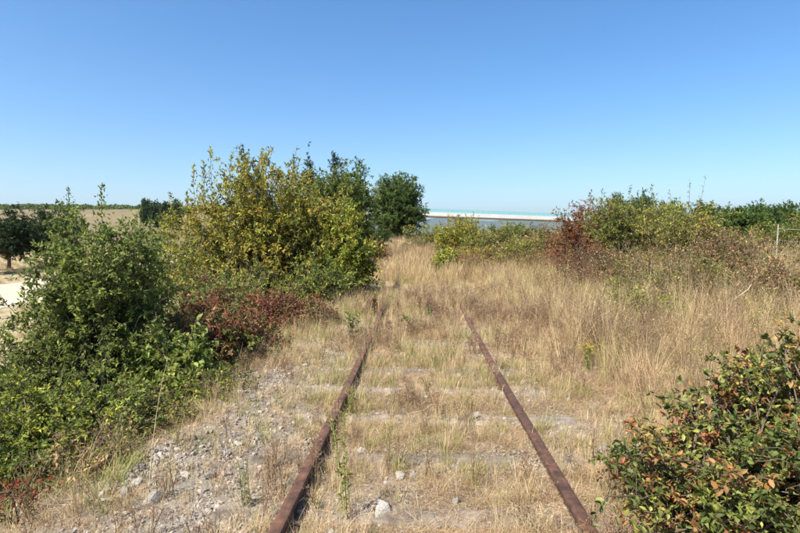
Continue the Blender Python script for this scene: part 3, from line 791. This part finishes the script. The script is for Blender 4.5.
def tuft(nb, h, rad, pal, w=.0028, bend=(.1, .7), heads=0.0, lay=0.0):
    def fn(mb, r):
        for i in range(nb):
            a = r.rand() * 6.283; rr = rad * r.rand() ** .6
            d = (math.cos(a), math.sin(a)); d3 = np.array([d[0], d[1], 0])
            p = np.array([d[0] * rr * .6, d[1] * rr * .6, -.01])
            col = np.array(pal[r.randint(len(pal))]) * (.8 + .4 * r.rand())
            hh = h * (.45 + .65 * r.rand())
            bd = bend[0] + (bend[1] - bend[0]) * r.rand()
            a2 = a + r.normal(0, .7); d3 = np.array([math.cos(a2), math.sin(a2), 0])
            if r.rand() < lay: bd = 1.6; hh *= .7
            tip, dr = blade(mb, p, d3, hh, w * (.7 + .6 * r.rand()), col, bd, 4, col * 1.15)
            if r.rand() < heads:                         # a loose seed head
                dr = dr / (np.linalg.norm(dr) + 1e-9); k = r.randint(5, 9)
                hc = np.array([.52, .40, .22]) * (.75 + .4 * r.rand())
                for q in range(k):
                    pp = tip - dr * (q * .016); s = r.normal(0, 1, 3) * .55 + dr + np.array([0, 0, -.2])
                    s /= np.linalg.norm(s); L = .010 + .012 * r.rand()
                    sdv = np.cross(s, [.3, .2, .9]); sdv /= np.linalg.norm(sdv) + 1e-9
                    mb.add([pp, pp + s * L * .5 + sdv * .0014, pp + s * L, pp + s * L * .5 - sdv * .0014], [(0, 1, 2), (0, 2, 3)], hc)
    return fn

def forb(h, pal, nb=4):
    """dry branched weed skeleton with small heads"""
    def fn(mb, r):
        for s in range(nb):
            a = r.rand() * 6.283; le = r.rand() * .35
            top = np.array([math.cos(a) * le * h, math.sin(a) * le * h, h * (.7 + .4 * r.rand())])
            pts = bez(np.array([r.normal(0, .02), r.normal(0, .02), -.01]), top * np.array([.3, .3, .5]), top, 5)
            col = np.array(pal[r.randint(len(pal))])
            mb.tube(pts, np.linspace(.0026, .0012, 5), col, 3)
            for k in range(7):
                t = .35 + .6 * r.rand(); b0 = pts[0] + (pts[-1] - pts[0]) * t
                d = unit(np.array([r.normal(), r.normal(), 1.0])); e = b0 + d * h * .16 * (.5 + r.rand())
                mb.tube([b0, (b0 + e) / 2, e], [.0014, .0011, .0009], col, 3)
                for q in range(4):
                    s_ = unit(r.normal(size=3)); sdv = unit(np.cross(s_, [.2, .9, .3])); L = .008 + .010 * r.rand()
                    mb.add([e, e + s_ * L * .5 + sdv * .0018, e + s_ * L, e + s_ * L * .5 - sdv * .0018], [(0, 1, 2), (0, 2, 3)], col * 1.2)
    return fn

def bushy(h, pal, stemc, nb=7, nl=16, ll=.03, lw=.011):
    """leafy tall weed with several stems"""
    def fn(mb, r):
        for s_ in range(nb):
            a = r.rand() * 6.283; le = .12 + r.rand() * .38
            top = np.array([math.cos(a) * le * h, math.sin(a) * le * h, h * (.6 + .45 * r.rand())])
            p0 = np.array([r.normal(0, .04), r.normal(0, .04), -.01]); md = top * np.array([.35, .35, .6])
            mb.tube(bez(p0, md, top, 6), np.linspace(.003, .0012, 6), np.array(stemc) * (.8 + .4 * r.rand()), 3)
            t = .25 + .75 * r.rand(nl, 1)
            lp = (1 - t) ** 2 * p0 + 2 * t * (1 - t) * md + t ** 2 * top + r.normal(0, .025, (nl, 3))
            leaf_batch(mb, lp, np.column_stack([r.normal(0, .7, (nl, 2)), .3 + .5 * r.rand(nl)]), r.normal(0, .5, (nl, 3)) + np.array([0, 0, 1]), ll * (.5 + r.rand(nl)), lw * (.6 + .8 * r.rand(nl)), np.array(pal)[r.choice(len(pal), nl)] * (.8 + .4 * r.rand(nl, 1)), 'simple')
    return fn

DRYF = [(0.288, 0.185, 0.108), (0.36, 0.255, 0.153), (0.234, 0.15, 0.09)]
short_c = proto_coll('short_grass', [tuft(26, .16, .07, STRAW, .0024), tuft(22, .22, .06, STRAW, .0026, (.1, .6), .15), tuft(30, .11, .09, STRAW, .0024, (.4, 1.5), 0, .4),
                                     tuft(20, .14, .08, STRAW[2:5] + GRN[1:2], .0026), tuft(18, .26, .06, STRAW, .0024, (.05, .5), .3), tuft(16, .15, .06, GRN, .0030, (.1, .8)),
                                     forb(.20, DRYF, 3), tuft(34, .09, .11, STRAW, .0024, (.8, 1.7), 0, .7),
                                     tuft(20, .17, .07, OLV, .0028, (.1, .8), .1), tuft(24, .14, .08, BRN, .0024, (.2, 1.2), .1)])
litter_c = proto_coll('dead_straw', [tuft(26, .14, .16, STRAW[1:] , .0026, (1.5, 2.3), 0, .0), tuft(24, .12, .16, BRN + STRAW[3:4], .0026, (1.4, 2.4), 0, .0), tuft(22, .16, .14, BRN + DRYF, .0024, (1.2, 2.3), 0, 0), tuft(26, .12, .15, STRAW[2:4] + BRN, .0024, (1.3, 2.4), 0, 0)])
tall_c = proto_coll('tall_grass', [tuft(34, .62, .12, STRAW, .0036, (.05, .6), .35), tuft(38, .50, .13, STRAW, .0036, (.1, .8), .2), tuft(30, .75, .10, STRAW[:3], .0034, (.05, .45), .5),
                                   tuft(30, .45, .14, STRAW[2:5] + GRN[3:], .0038, (.2, 1.0), .1), tuft(26, .48, .12, GRN + STRAW[:2], .004, (.1, .8), .1), forb(.65, DRYF, 6),
                                   tuft(36, .35, .16, STRAW, .0036, (.5, 1.6), 0, .5), forb(.5, DRYF + STRAW[:2], 7),
                                   tuft(30, .42, .13, OLV, .0042, (.1, .8), .1), tuft(34, .5, .12, BRN, .0036, (.05, .7), .4)])
far_c = proto_coll('far_grass', [tuft(46, .62, .30, STRAW, .010, (.05, .6), 0), tuft(46, .5, .32, STRAW, .010, (.1, .9), 0), tuft(44, .7, .28, STRAW[:4], .009, (.05, .5), 0), tuft(40, .45, .3, GRN + STRAW[:3], .010, (.1, .8), 0),
                                 forb(.75, DRYF, 12)])
green_c = proto_coll('green_grass', [tuft(28, .30, .09, GRN, .0034, (.1, .9)), tuft(26, .22, .10, GRN + STRAW[:2], .0034, (.2, 1.1)), tuft(24, .42, .08, GRN[:2] + STRAW[2:4], .003, (.05, .6), .2), forb(.35, [(.15, .17, .05), (.22, .18, .07)], 5),
                                     tuft(28, .28, .12, STRAW, .003, (.2, 1.2))])

def scatter(name, label, pts, scl, idx, coll, seed, tilt=.12, spin=True, parent=None):
    r = np.random.RandomState(seed)
    n = len(pts)
    me = bpy.data.meshes.new(name)
    me.vertices.add(n); me.vertices.foreach_set('co', np.ascontiguousarray(pts, np.float32).ravel())
    rot = np.column_stack([r.normal(0, tilt, n), r.normal(0, tilt, n), r.rand(n) * 6.283]).astype(np.float32)
    me.attributes.new('rot', 'FLOAT_VECTOR', 'POINT').data.foreach_set('vector', rot.ravel())
    me.attributes.new('scl', 'FLOAT', 'POINT').data.foreach_set('value', np.asarray(scl, np.float32))
    me.attributes.new('idx', 'INT', 'POINT').data.foreach_set('value', np.asarray(idx, np.int32))
    o = bpy.data.objects.new(name, me); C.objects.link(o)
    ng = bpy.data.node_groups.new(name, 'GeometryNodeTree')
    ng.interface.new_socket('Geometry', in_out='INPUT', socket_type='NodeSocketGeometry')
    ng.interface.new_socket('Geometry', in_out='OUTPUT', socket_type='NodeSocketGeometry')
    gi = ng.nodes.new('NodeGroupInput'); go = ng.nodes.new('NodeGroupOutput')
    ip = ng.nodes.new('GeometryNodeInstanceOnPoints')
    ci = ng.nodes.new('GeometryNodeCollectionInfo')
    ci.inputs['Collection'].default_value = coll
    ci.inputs['Separate Children'].default_value = True
    ci.inputs['Reset Children'].default_value = True
    ip.inputs['Pick Instance'].default_value = True
    def na(nm, t):
        q = ng.nodes.new('GeometryNodeInputNamedAttribute'); q.data_type = t; q.inputs['Name'].default_value = nm; return q.outputs['Attribute']
    ng.links.new(gi.outputs[0], ip.inputs['Points']); ng.links.new(ci.outputs[0], ip.inputs['Instance'])
    ng.links.new(na('rot', 'FLOAT_VECTOR'), ip.inputs['Rotation']); ng.links.new(na('scl', 'FLOAT'), ip.inputs['Scale']); ng.links.new(na('idx', 'INT'), ip.inputs['Instance Index'])
    ng.links.new(ip.outputs[0], go.inputs[0])
    md = o.modifiers.new('scatter', 'NODES'); md.node_group = ng
    tag(o, label, kind='stuff')
    o.parent = parent
    return o

def spots(x0, x1, y0, y1, dens, seed, accept):
    r = np.random.RandomState(seed)
    n = int((x1 - x0) * (y1 - y0) * dens)
    x = r.uniform(x0, x1, n); y = r.uniform(y0, y1, n)
    ok = r.rand(n) < accept(x, y)
    # keep to what the picture can see, with a margin for a step aside
    px = np.abs((x - CAM[0]) * 1.0 + y * math.tan(YAW))
    ok &= px < y * .86 + 1.6
    x, y = x[ok], y[ok]
    return np.column_stack([x, y, gz(x, y)]), r

def on_sleeper(x, y):
    q = (y - SLEEP0) / SLEEPD; d = np.abs(q - np.round(q)) * SLEEPD
    return sm(.17, .10, d) * sm(8, 5, y) * (np.abs(x) < 1.2)
# short grass on the track bed and shoulders
def acc(x, y):
    a = np.clip((fbm(x * 1.7 + 2, y * 1.1) - .30) * 3.2, .12, 1) * (.62 + .38 * sm(2.5, 8, y))
    a = a * (1 - .6 * sm(-.9, -1.1, x) * sm(8.5, 5, y))
    a = a * (1 - .93 * np.exp(-((np.abs(x) - GAUGE_X + .05 * sm(5, 8, y)) / (.045 + .17 * sm(4.5, 8, y) * (x > 0))) ** 2) * sm(14, 11, y) * (fbm(x * 1.1 + 50, y * .9) < .56))
    a = a * sm(-2.6, -1.9, x)
    return a * (1 - .62 * on_sleeper(x, y))
p, r = spots(-2.6, 2.3, 1.6, 13, 620, 1, acc)
w = np.array([.13, .10, .19, .11, .09, .07, .07, .24])
ix = r.choice(8, len(p), p=w)
pn = fbm(p[:, 0] * 1.1 + 21, p[:, 1] * .9 + 3)
gp = (pn > .53) & (r.rand(len(p)) < .5); ix[gp] = r.choice([3, 5, 8], gp.sum())
bp = (pn < .42) & (r.rand(len(p)) < .5); ix[bp] = r.choice([6, 9], bp.sum())
scatter('short_dry_grass', 'short straw-coloured grass growing over the track bed', p, (.5 + .75 * r.rand(len(p)) ** 1.5) * (1 + .6 * sm(4, 12, p[:, 1])), ix, short_c, 1)
# flattened dead straw lying over the stones
def acc(x, y):
    return np.clip((fbm(x * 2.1 + 61, y * 2.1) - .28) * 2.6, .12, 1) * sm(-2.7, -2.2, x) * (1 - .95 * np.exp(-((np.abs(x) - GAUGE_X) / .05) ** 2)) * np.where(x < -.9, .4, 1) * (1 - .55 * on_sleeper(x, y))
p, r = spots(-2.7, 2.6, 1.6, 10, 520, 17, acc)
scatter('dead_straw', 'flattened dead straw lying over the track bed', p, .4 + .5 * r.rand(len(p)), r.randint(0, 4, len(p)), litter_c, 17, tilt=.2)
# tall dry grass: between the rails farther on and over the right bank
def acc(x, y):
    right = sm(1.25, 2.4, x) * (.35 + .65 * sm(2.6, 5, y))
    mid = np.maximum(sm(4.5, 11, y), .8 * sm(3.4, 5.5, y) * sm(.62, .35, np.abs(x))) * sm(-1.9, -1.2, x) * np.clip((fbm(x * 1.3, y * .6 + 5) - .36) * 4, .12, 1)
    mid = mid * (1 - .97 * np.exp(-((np.abs(x) - GAUGE_X + .08) / .38) ** 2) * sm(14, 11.5, y) * (x > 0) - .75 * np.exp(-((np.abs(x) - GAUGE_X) / .11) ** 2) * sm(14, 9, y) * (x < 0))
    a = np.maximum(right, mid * .75) * (.55 + .9 * fbm(x * .8, y * .8))
    near = np.exp(-(((x - 1.9) / 1.1) ** 2 + ((y - 2.7) / .8) ** 2))
    return np.clip(a * (1 - near), 0, 1)
p, r = spots(-2.0, 14, 2.2, 17, 44, 2, acc)
w = np.array([.22, .20, .13, .13, .07, .09, .10, .06])
sc = np.where(p[:, 0] > 1.5, .75 + .5 * r.rand(len(p)), .45 + .35 * r.rand(len(p)))
sc *= np.where(p[:, 0] > 1.5, .55 + .45 * sm(3, 7, p[:, 1]) , .75 + .35 * sm(6, 12, p[:, 1]))
sc *= .6 + .8 * fbm(p[:, 0] * .9 + 70, p[:, 1] * .9)
sc *= 1 + .35 * sm(2.5, 5, p[:, 0]) * sm(6, 10, p[:, 1]) * r.rand(len(p))
ix = r.choice(8, len(p), p=w)
pn = fbm(p[:, 0] * .55 + 11, p[:, 1] * .45 + 3)
gp = (pn > .46) & (r.rand(len(p)) < .6); ix[gp] = r.choice([3, 4, 8, 8], gp.sum())
bp = (pn < .37) & (r.rand(len(p)) < .4); ix[bp] = r.choice([5, 7, 9], bp.sum())
scatter('tall_dry_grass', 'tall dry golden grass over the right bank and the track', p, sc, ix, tall_c, 2, tilt=.2)
weed_c = proto_coll('bank_weeds', [bushy(.85, OLIVE, (.25, .20, .09)), bushy(.75, DRYB, (.24, .15, .08)), bushy(.8, RUST[:4] + DRYB[:2], (.22, .12, .07)), bushy(.7, YG[:3] + OLIVE[:2], (.26, .24, .08)), bushy(.95, DRYB[:3], (.28, .19, .10), 9, 10), bushy(.6, OLIVE + YEL[:2], (.25, .20, .09), 10)])
def acc(x, y):
    a = sm(1.8, 3.4, x) * sm(3.6, 6.5, y) * np.clip((fbm(x * .7 + 31, y * .7) - .36) * 3.5, .04, 1)
    b = sm(16, 20, y) * np.clip((fbm(x * .4 + 7, y * .4) - .38) * 4, .05, 1) * sm(-.5, 1.0, x)
    return np.maximum(a * (1 - .4 * sm(15, 20, y)), b * .6)
p, r = spots(1.5, 24, 3.5, 34, 15, 18, acc)
pn = fbm(p[:, 0] * .45 + 3, p[:, 1] * .45 + 40)
ix = np.where(pn > .5, r.choice([0, 3, 5, 0, 4], len(p)), r.choice([1, 2, 4, 1, 0], len(p)))
scatter('bank_weeds', 'leafy and dried weeds standing among the tall grass on the bank', p, (.55 + .6 * r.rand(len(p))) * (.75 + .5 * sm(5, 12, p[:, 1])), ix, weed_c, 18)
# farther grass
def acc(x, y):
    return sm(-5.5, -1.6, x) * np.clip(.5 + fbm(x * .5, y * .5), 0, 1)
p, r = spots(-6, 40, 16, 60, 9, 3, acc)
scatter('far_dry_grass', 'dry grass farther along the track and bank', p, .7 + .6 * r.rand(len(p)), r.choice(5, len(p), p=[.28, .26, .22, .12, .12]), far_c, 3)
# left slope: green and dry mixed
def acc(x, y):
    return sm(-1.65, -2.1, x) * (.4 + .6 * fbm(x * 2, y * 2)) * sm(-7.5, -5, x)
p, r = spots(-7.5, -1.6, 1.8, 22, 40, 4, acc)
scatter('slope_grass', 'green and dry grass on the left embankment slope', p, .6 + .6 * r.rand(len(p)), r.choice(5, len(p), p=[.24, .24, .14, .14, .24]), green_c, 4)
# left field, sparse and low
def acc(x, y):
    cx = -19.3 - 0.16 * (y - 25) + 0.8 * np.sin(y / 13)
    return np.clip((np.abs(x - cx) - 2.6) / .8, 0, 1) * sm(-4, -6, x) * np.clip((fbm(x * .4, y * .4) - .35) * 4, .15, 1)
p, r = spots(-60, -4, 8, 70, 5, 5, acc)
scatter('field_grass', 'sparse dry grass in the left field', p, .35 + .4 * r.rand(len(p)), r.choice(5, len(p), p=[.25, .3, .1, .3, .05]), far_c, 5)

# ------------------------------------------------------------------ stones
def stone_mesh(seed):
    r = np.random.RandomState(seed)
    bm = bmesh.new()
    for q in unit(r.normal(size=(15, 3))) * (.8 + .35 * r.rand(15, 1)) * np.array([1, .75 + .2 * r.rand(), .5 + .25 * r.rand()]) * .5:
        bm.verts.new(q)
    res = bmesh.ops.convex_hull(bm, input=bm.verts[:])
    bmesh.ops.delete(bm, geom=[g for g in set(res['geom_interior'] + res['geom_unused']) if isinstance(g, bmesh.types.BMVert)], context='VERTS')
    me = bpy.data.meshes.new('stone'); bm.to_mesh(me); bm.free()
    return me
gravel_c = bpy.data.collections.new('gravel')
for i in range(8):
    o = bpy.data.objects.new(f'gravel_{i:02d}', stone_mesh(200 + i)); o.data.materials.append(M['gravel']); gravel_c.objects.link(o)
def acc(x, y):
    a = np.clip((fbm(x * 1.1 + 30, y * 1.1) - .26) * 3, .15, 1) * sm(-2.1, -1.75, x) * sm(2.3, 1.7, x) * sm(15, 7, y)
    return np.clip(a * np.where(x < -.85, 1.6, .45), 0, 1)
p, r = spots(-2.2, 2.3, 1.7, 12, 2200, 6, acc)
scatter('gravel', 'small grey ballast gravel on the track bed', p + np.array([0, 0, .004]), .012 + np.where(p[:, 0] < -.85, .042, .03) * r.rand(len(p)) ** 2.4, r.randint(0, 8, len(p)), gravel_c, 6, tilt=1.0)
stone_protos = [stone_mesh(300 + i) for i in range(12)]
for me in stone_protos: me.materials.append(M['stone'])
r = np.random.RandomState(12)
k = 0
while k < 260:
    y = 2.35 + 6.5 * r.rand() ** 1.5; x = r.uniform(-1.95, 1.9)
    if abs(abs(x) - GAUGE_X) < .09: continue
    if x > -.85 and r.rand() < .45: continue
    s = .028 + .07 * r.rand() ** 2.6
    o = bpy.data.objects.new('stone', stone_protos[r.randint(12)]); C.objects.link(o); o.parent = ground
    o.location = (x, y, float(gz(x, y)) + s * .12); o.scale = (s, s, s)
    o.rotation_euler = (r.normal(0, .4), r.normal(0, .4), r.rand() * 6.28)
    k += 1
for (px, py, s) in [(610, 455, .17), (380, 522, .15), (250, 405, .10), (205, 487, .12), (148, 513, .13), (118, 507, .12)]:
    D = FPX * CAM[2] / (py - 233); x = X(px, D)
    o = bpy.data.objects.new('stone', stone_protos[r.randint(12)]); C.objects.link(o); o.parent = ground
    o.location = (x, D, float(gz(x, D)) + .02); o.scale = (s, s * .8, s * .75); o.rotation_euler = (0, .2, r.rand() * 6)

# ------------------------------------------------------------------ single weeds and sticks
def weed(label, x, y, h, pal, seed, nst=1, nl=30, ll=.05, lw=.012, lean=(0, 0), name='weed', head=None, stemc=(.14, .17, .05), width=.05):
    rng = np.random.RandomState(seed)
    root = empty(name, G(x, y))
    sb = MB(); fb = MB()
    P = []; Dv = []; col = []; heads = []
    for s in range(nst):
        a = np.array([rng.normal(0, .015), rng.normal(0, .015), -.01])
        e = np.array([lean[0] + rng.normal(0, .1 * h) * (nst > 1), lean[1] + rng.normal(0, .1 * h) * (nst > 1), h * (.8 + .2 * rng.rand() if s else 1)])
        m_ = (a + e) / 2 + np.append(rng.normal(0, .04 * h, 2), .03 * h)
        sb.tube(bez(a, m_, e, 8), np.linspace(.004, .0015, 8), stemc, 4)
        t = .08 + .9 * rng.rand(nl)
        lp = (1 - t)[:, None] ** 2 * a + (2 * t * (1 - t))[:, None] * m_ + (t ** 2)[:, None] * e
        P.append(lp); Dv.append(np.column_stack([rng.normal(0, .8, (nl, 2)), .4 + .5 * rng.rand(nl)]))
        col.append(np.array(pal)[rng.choice(len(pal), nl)] * (1.35 + rng.normal(0, .25, (nl, 1))))
        heads.append(e)
    P = np.vstack(P); Dv = np.vstack(Dv); n = len(P)
    leaf_batch(fb, P, Dv, rng.normal(0, .4, (n, 3)) + np.array([0, 0, 1]), ll * (.5 + .8 * rng.rand(n)), lw * (.6 + .6 * rng.rand(n)), np.clip(np.vstack(col), .01, .9), 'simple')
    sb.build('stem', M['stem'], root)
    fb.build('leaves', M['leaf'], root)
    if head:
        hb = MB()
        for e in heads:
            n = 26
            pp = e + rng.normal(0, width, (n, 3)) * np.array([1, 1, .6])
            leaf_batch(hb, pp, rng.normal(0, 1, (n, 3)), rng.normal(0, 1, (n, 3)), np.full(n, .016), np.full(n, .011), np.tile(head, (n, 1)) * (.8 + .4 * rng.rand(n, 1)), 'simple')
        hb.build('flower_heads', M['leaf'], root)
    tag(root, label, 'weed')
    return root
def on(px, py, z=0.0):
    D = FPX * (CAM[2] - z) / (py - 233); return X(px, D), D
GW = [(.15, .18, .05), (.19, .21, .06), (.12, .14, .05)]
x, y = on(414, 334); weed('dark green leaning weed in the middle of the track', x, y, .28, [(.08, .11, .04), (.10, .13, .04)], 1, 2, 40, .055, .016, (-.14, .0))
x, y = on(432, 322); weed('dark green upright weed behind the leaning one on the track', x, y, .30, [(.08, .11, .04), (.10, .13, .04)], 2, 2, 40, .05, .016)
x, y = on(344, 530); weed('tall yellow-green feathery weed just inside the left rail', x, y, .62, [(.26, .28, .06), (.32, .32, .09), (.20, .24, .05)], 3, 4, 60, .030, .004, stemc=(.30, .30, .10))
x, y = on(350, 418); weed('bushy green weed tuft touching the left rail', x, y, .22, [(.20, .20, .07), (.26, .24, .08)], 4, 9, 12, .05, .005, stemc=(.26, .25, .09))
x, y = on(352, 345); weed('pale leafy weed outside the left rail, before the bright shrub', x, y, .45, [(.16, .19, .06), (.22, .22, .09)], 5, 6, 40, .06, .016)
x, y = on(375, 318); weed('dark brown dead weed standing over the left rail', x, y, .40, [(.10, .06, .03), (.14, .08, .04)], 6, 6, 34, .05, .014, stemc=(.10, .06, .04))
x, y = on(238, 520); weed('grey-green wispy weed on the left stony shoulder', x, y, .34, [(.26, .26, .13), (.30, .27, .13)], 7, 6, 26, .028, .004, stemc=(.26, .24, .12))
x, y = on(140, 500); weed('long pale dry stalk leaning out of the left shrubs', x, y, .75, [(.45, .36, .18)], 8, 1, 10, .03, .008, (.05, .2), stemc=(.42, .36, .20))
x, y = on(590, 372); weed('weed with small yellow flowers on the right bank', x, y, .30, [(.22, .24, .05)], 11, 6, 24, .04, .008, head=(.55, .42, .04))
x, y = on(620, 470); weed('green leafy weed between the right rail and the corner shrub', x, y, .14, GW, 12, 6, 26, .05, .022)
x, y = on(695, 400); weed('tall thin dark stalk left of the corner shrub', x, y, .95, [(.12, .10, .05)], 14, 1, 10, .03, .006, (.06, .05), stemc=(.13, .11, .06))
x, y = on(525, 362); weed('thin dark dead stalk beside the right rail', x, y, .28, [(.16, .10, .05)], 15, 1, 8, .03, .006, (.03, 0), stemc=(.10, .07, .04))
x, y = on(600, 345); weed('brown dead stalks standing in the tall grass', x, y, .8, [(.22, .14, .08)], 16, 7, 16, .035, .008, (.05, 0), stemc=(.18, .12, .08))
x, y = on(548, 330); weed('reddish dead stalks in the grass right of the rail end', x, y, .7, [(.26, .15, .09)], 17, 7, 16, .035, .008, stemc=(.20, .12, .08))

def stick(label, a, b_, rad, col, seed):
    rng = np.random.RandomState(seed)
    mb = MB()
    a = np.array(a); b_ = np.array(b_); n = 8
    pts = a + (b_ - a) * np.linspace(0, 1, n)[:, None] + rng.normal(0, .008, (n, 3))
    mb.tube(pts - a, np.linspace(rad, rad * .5, n), col, 6)
    for t in (3, 5):
        d = rng.normal(0, 1, 3) * .1; mb.tube([pts[t] - a, pts[t] - a + d], [rad * .4, rad * .2], col, 4)
    o = mb.build('dead_stick', M['stem'], None, True); o.location = a
    tag(o, label, 'stick')
x, y = on(588, 338); z0 = float(gz(x, y)); stick('dark dead stick slanting out of the tall grass', (x, y, z0), (x + .28, y + .05, z0 + .75), .012, (.06, .05, .04), 1)
x, y = on(440, 420); z0 = float(gz(x, y)); stick('bleached twig lying between the rails', (x - .25, y - .05, z0 + .05), (x + .2, y + .15, z0 + .09), .005, (.33, .27, .19), 2)
x, y = on(720, 330); z0 = float(gz(x, y)); stick('pale dry branch leaning in the right bank grass', (x, y, z0 + .1), (x + .5, y, z0 + .55), .012, (.42, .36, .26), 3)

# ------------------------------------------------------------------ wire fence on the right
def build_fence():
    D = 14.0; x0 = X(776, D); z0 = float(gz(x0, D))
    root = empty('wire_fence', (x0, D, z0))
    for (dx, dy) in ((0, 0), (3.2, -.4)):
        bm = bmesh.new()
        bmesh.ops.create_cube(bm, size=1)
        for v in bm.verts: v.co = (v.co.x * .032 * (1 - .25 * (v.co.z > 0)), v.co.y * .05 * (1 - .25 * (v.co.z > 0)), v.co.z * 1.9 + .52)
        bmesh.ops.bevel(bm, geom=bm.edges[:], offset=.01, segments=2, affect='EDGES')
        me = bpy.data.meshes.new('post'); bm.to_mesh(me); bm.free(); me.materials.append(M['post'])
        o = bpy.data.objects.new('post', me); C.objects.link(o); o.parent = root
        o.location = (dx, dy, 0); o.rotation_euler = (0, R(1.2), 0)
    for h in (.35, .7, 1.05, 1.35):
        mb = MB()
        t = np.linspace(0, 1, 12)
        pts = np.column_stack([3.2 * t, -.4 * t - .045, h - .06 * np.sin(t * math.pi)])
        mb.tube(pts, np.full(12, .0035), (.4, .4, .4), 4)
        mb.build('wire', M['wire'], root)
    tag(root, 'wire fence with a pale concrete post on the right bank', 'fence')
build_fence()

# ------------------------------------------------------------------ road bridge in the distance
def build_bridge():
    A = np.array([X(360, 180), 180.0]); B = np.array([X(640, 212), 212.0])
    d = B - A; Ln = float(np.linalg.norm(d)); ang = math.atan2(d[1], d[0])
    root = empty('road_bridge', (A[0], A[1], 0), ang)
    root.rotation_euler = (0, math.atan2(2.7, Ln), ang)     # the road falls to the right
    zd = 9.1
    def box(name, mat, x0, x1, y0, y1, z0, z1, par=root):
        bm = bmesh.new(); bmesh.ops.create_cube(bm, size=1)
        for v in bm.verts: v.co = ((x0 + x1) / 2 + v.co.x * (x1 - x0), (y0 + y1) / 2 + v.co.y * (y1 - y0), (z0 + z1) / 2 + v.co.z * (z1 - z0))
        me = bpy.data.meshes.new(name); bm.to_mesh(me); bm.free(); me.materials.append(M[mat])
        o = bpy.data.objects.new(name, me); C.objects.link(o); o.parent = par; return o
    box('deck', 'concrete', -10, Ln + 10, 0, 9, zd - .85, zd - .05)
    box('edge_beam', 'concrete', -10, Ln + 10, -.55, -.01, zd - 1.0, zd + .3)
    box('edge_beam', 'concrete', -10, Ln + 10, 9.01, 9.55, zd - .85, zd + .25)
    for yy in (1.6, 4.4, 7.2): box('girder', 'post', -10, Ln + 10, yy, yy + .7, zd - 1.35, zd - .86)
    for yy in (-.3, 9.3):
        rl = box('railing', 'teal', -10, Ln + 10, yy - .05, yy + .05, zd + 1.30, zd + 1.45)
        for h in (.45, .75, 1.02):
            box('rail_tube', 'teal', -10, Ln + 10, yy - .03, yy + .03, zd + h, zd + h + .13, rl)
        proto = None
        for i in range(int((Ln + 20) / 2)):
            if proto is None:
                proto = box('baluster', 'teal', -.06, .06, yy - .045, yy + .045, zd + .26, zd + 1.29, rl); o = proto
            else:
                o = proto.copy(); C.objects.link(o)
            o.location = (-9.5 + 2 * i, 0, 0)
    for xx in (2, 39, 84, Ln + 3):
        for yy in (2, 7):
            bm = bmesh.new(); bmesh.ops.create_cone(bm, cap_ends=True, segments=16, radius1=.55, radius2=.5, depth=12)
            bmesh.ops.translate(bm, verts=bm.verts, vec=(xx, yy, zd - 1.36 - 6))
            me = bpy.data.meshes.new('pier'); bm.to_mesh(me); bm.free(); me.materials.append(M['post'])
            o = bpy.data.objects.new('pier', me); C.objects.link(o); o.parent = root
    tag(root, 'white concrete road bridge with turquoise railing in the distance', 'bridge')
build_bridge()

# ------------------------------------------------------------------ far woods on the left ridge
wood_c = bpy.data.collections.new('wood')
for i in range(3):
    mb = MB(); r = np.random.RandomState(i)
    n = 240
    d = unit(r.normal(size=(n, 3))); P = d * np.array([2.4, 2.4, 2.6]) * (.7 + .35 * r.rand(n, 1)) + np.array([0, 0, 2.4])
    leaf_batch(mb, P, d + r.normal(0, .5, (n, 3)), d, np.full(n, 1.1), np.full(n, .8), np.array(DKG)[r.choice(4, n)] * .8, 'simple')
    o = bpy.data.objects.new(f'wood_{i:02d}', mb.mesh('wood')); o.data.materials.append(M['leaf']); wood_c.objects.link(o)
r = np.random.RandomState(8)
n = 5200
x = r.uniform(-700, -20, n); y = r.uniform(330, 620, n)
scatter('wood', 'far dark wooded ridge on the left horizon', np.column_stack([x, y, gz(x, y) - .4]), .6 + .7 * r.rand(n), r.randint(0, 3, n), wood_c, 9, tilt=.05)

# ------------------------------------------------------------------ the air
bm = bmesh.new(); bmesh.ops.create_cube(bm, size=1)
for v in bm.verts: v.co = (v.co.x * 15400, v.co.y * 9300 + 4500, v.co.z * 520 + 150)
me = bpy.data.meshes.new('haze'); bm.to_mesh(me); bm.free()
hz = bpy.data.objects.new('haze', me); C.objects.link(hz)
m = bpy.data.materials.new('haze'); m.use_nodes = True
nt = m.node_tree
for n_ in list(nt.nodes): nt.nodes.remove(n_)
pv = nt.nodes.new('ShaderNodeVolumePrincipled'); ou = nt.nodes.new('ShaderNodeOutputMaterial')
pv.inputs['Color'].default_value = (.62, .81, 1, 1); pv.inputs['Density'].default_value = 8e-5
pv.inputs['Anisotropy'].default_value = 0.3
nt.links.new(pv.outputs[0], ou.inputs['Volume'])
me.materials.append(m)
tag(hz, 'thin blue haze over the far country', kind='stuff')

tri = 0
for o in S.objects:
    if o.type == 'MESH': tri += len(o.data.loops) - 2 * len(o.data.polygons)
print('TRIANGLES', tri, 'OBJECTS', len(S.objects))
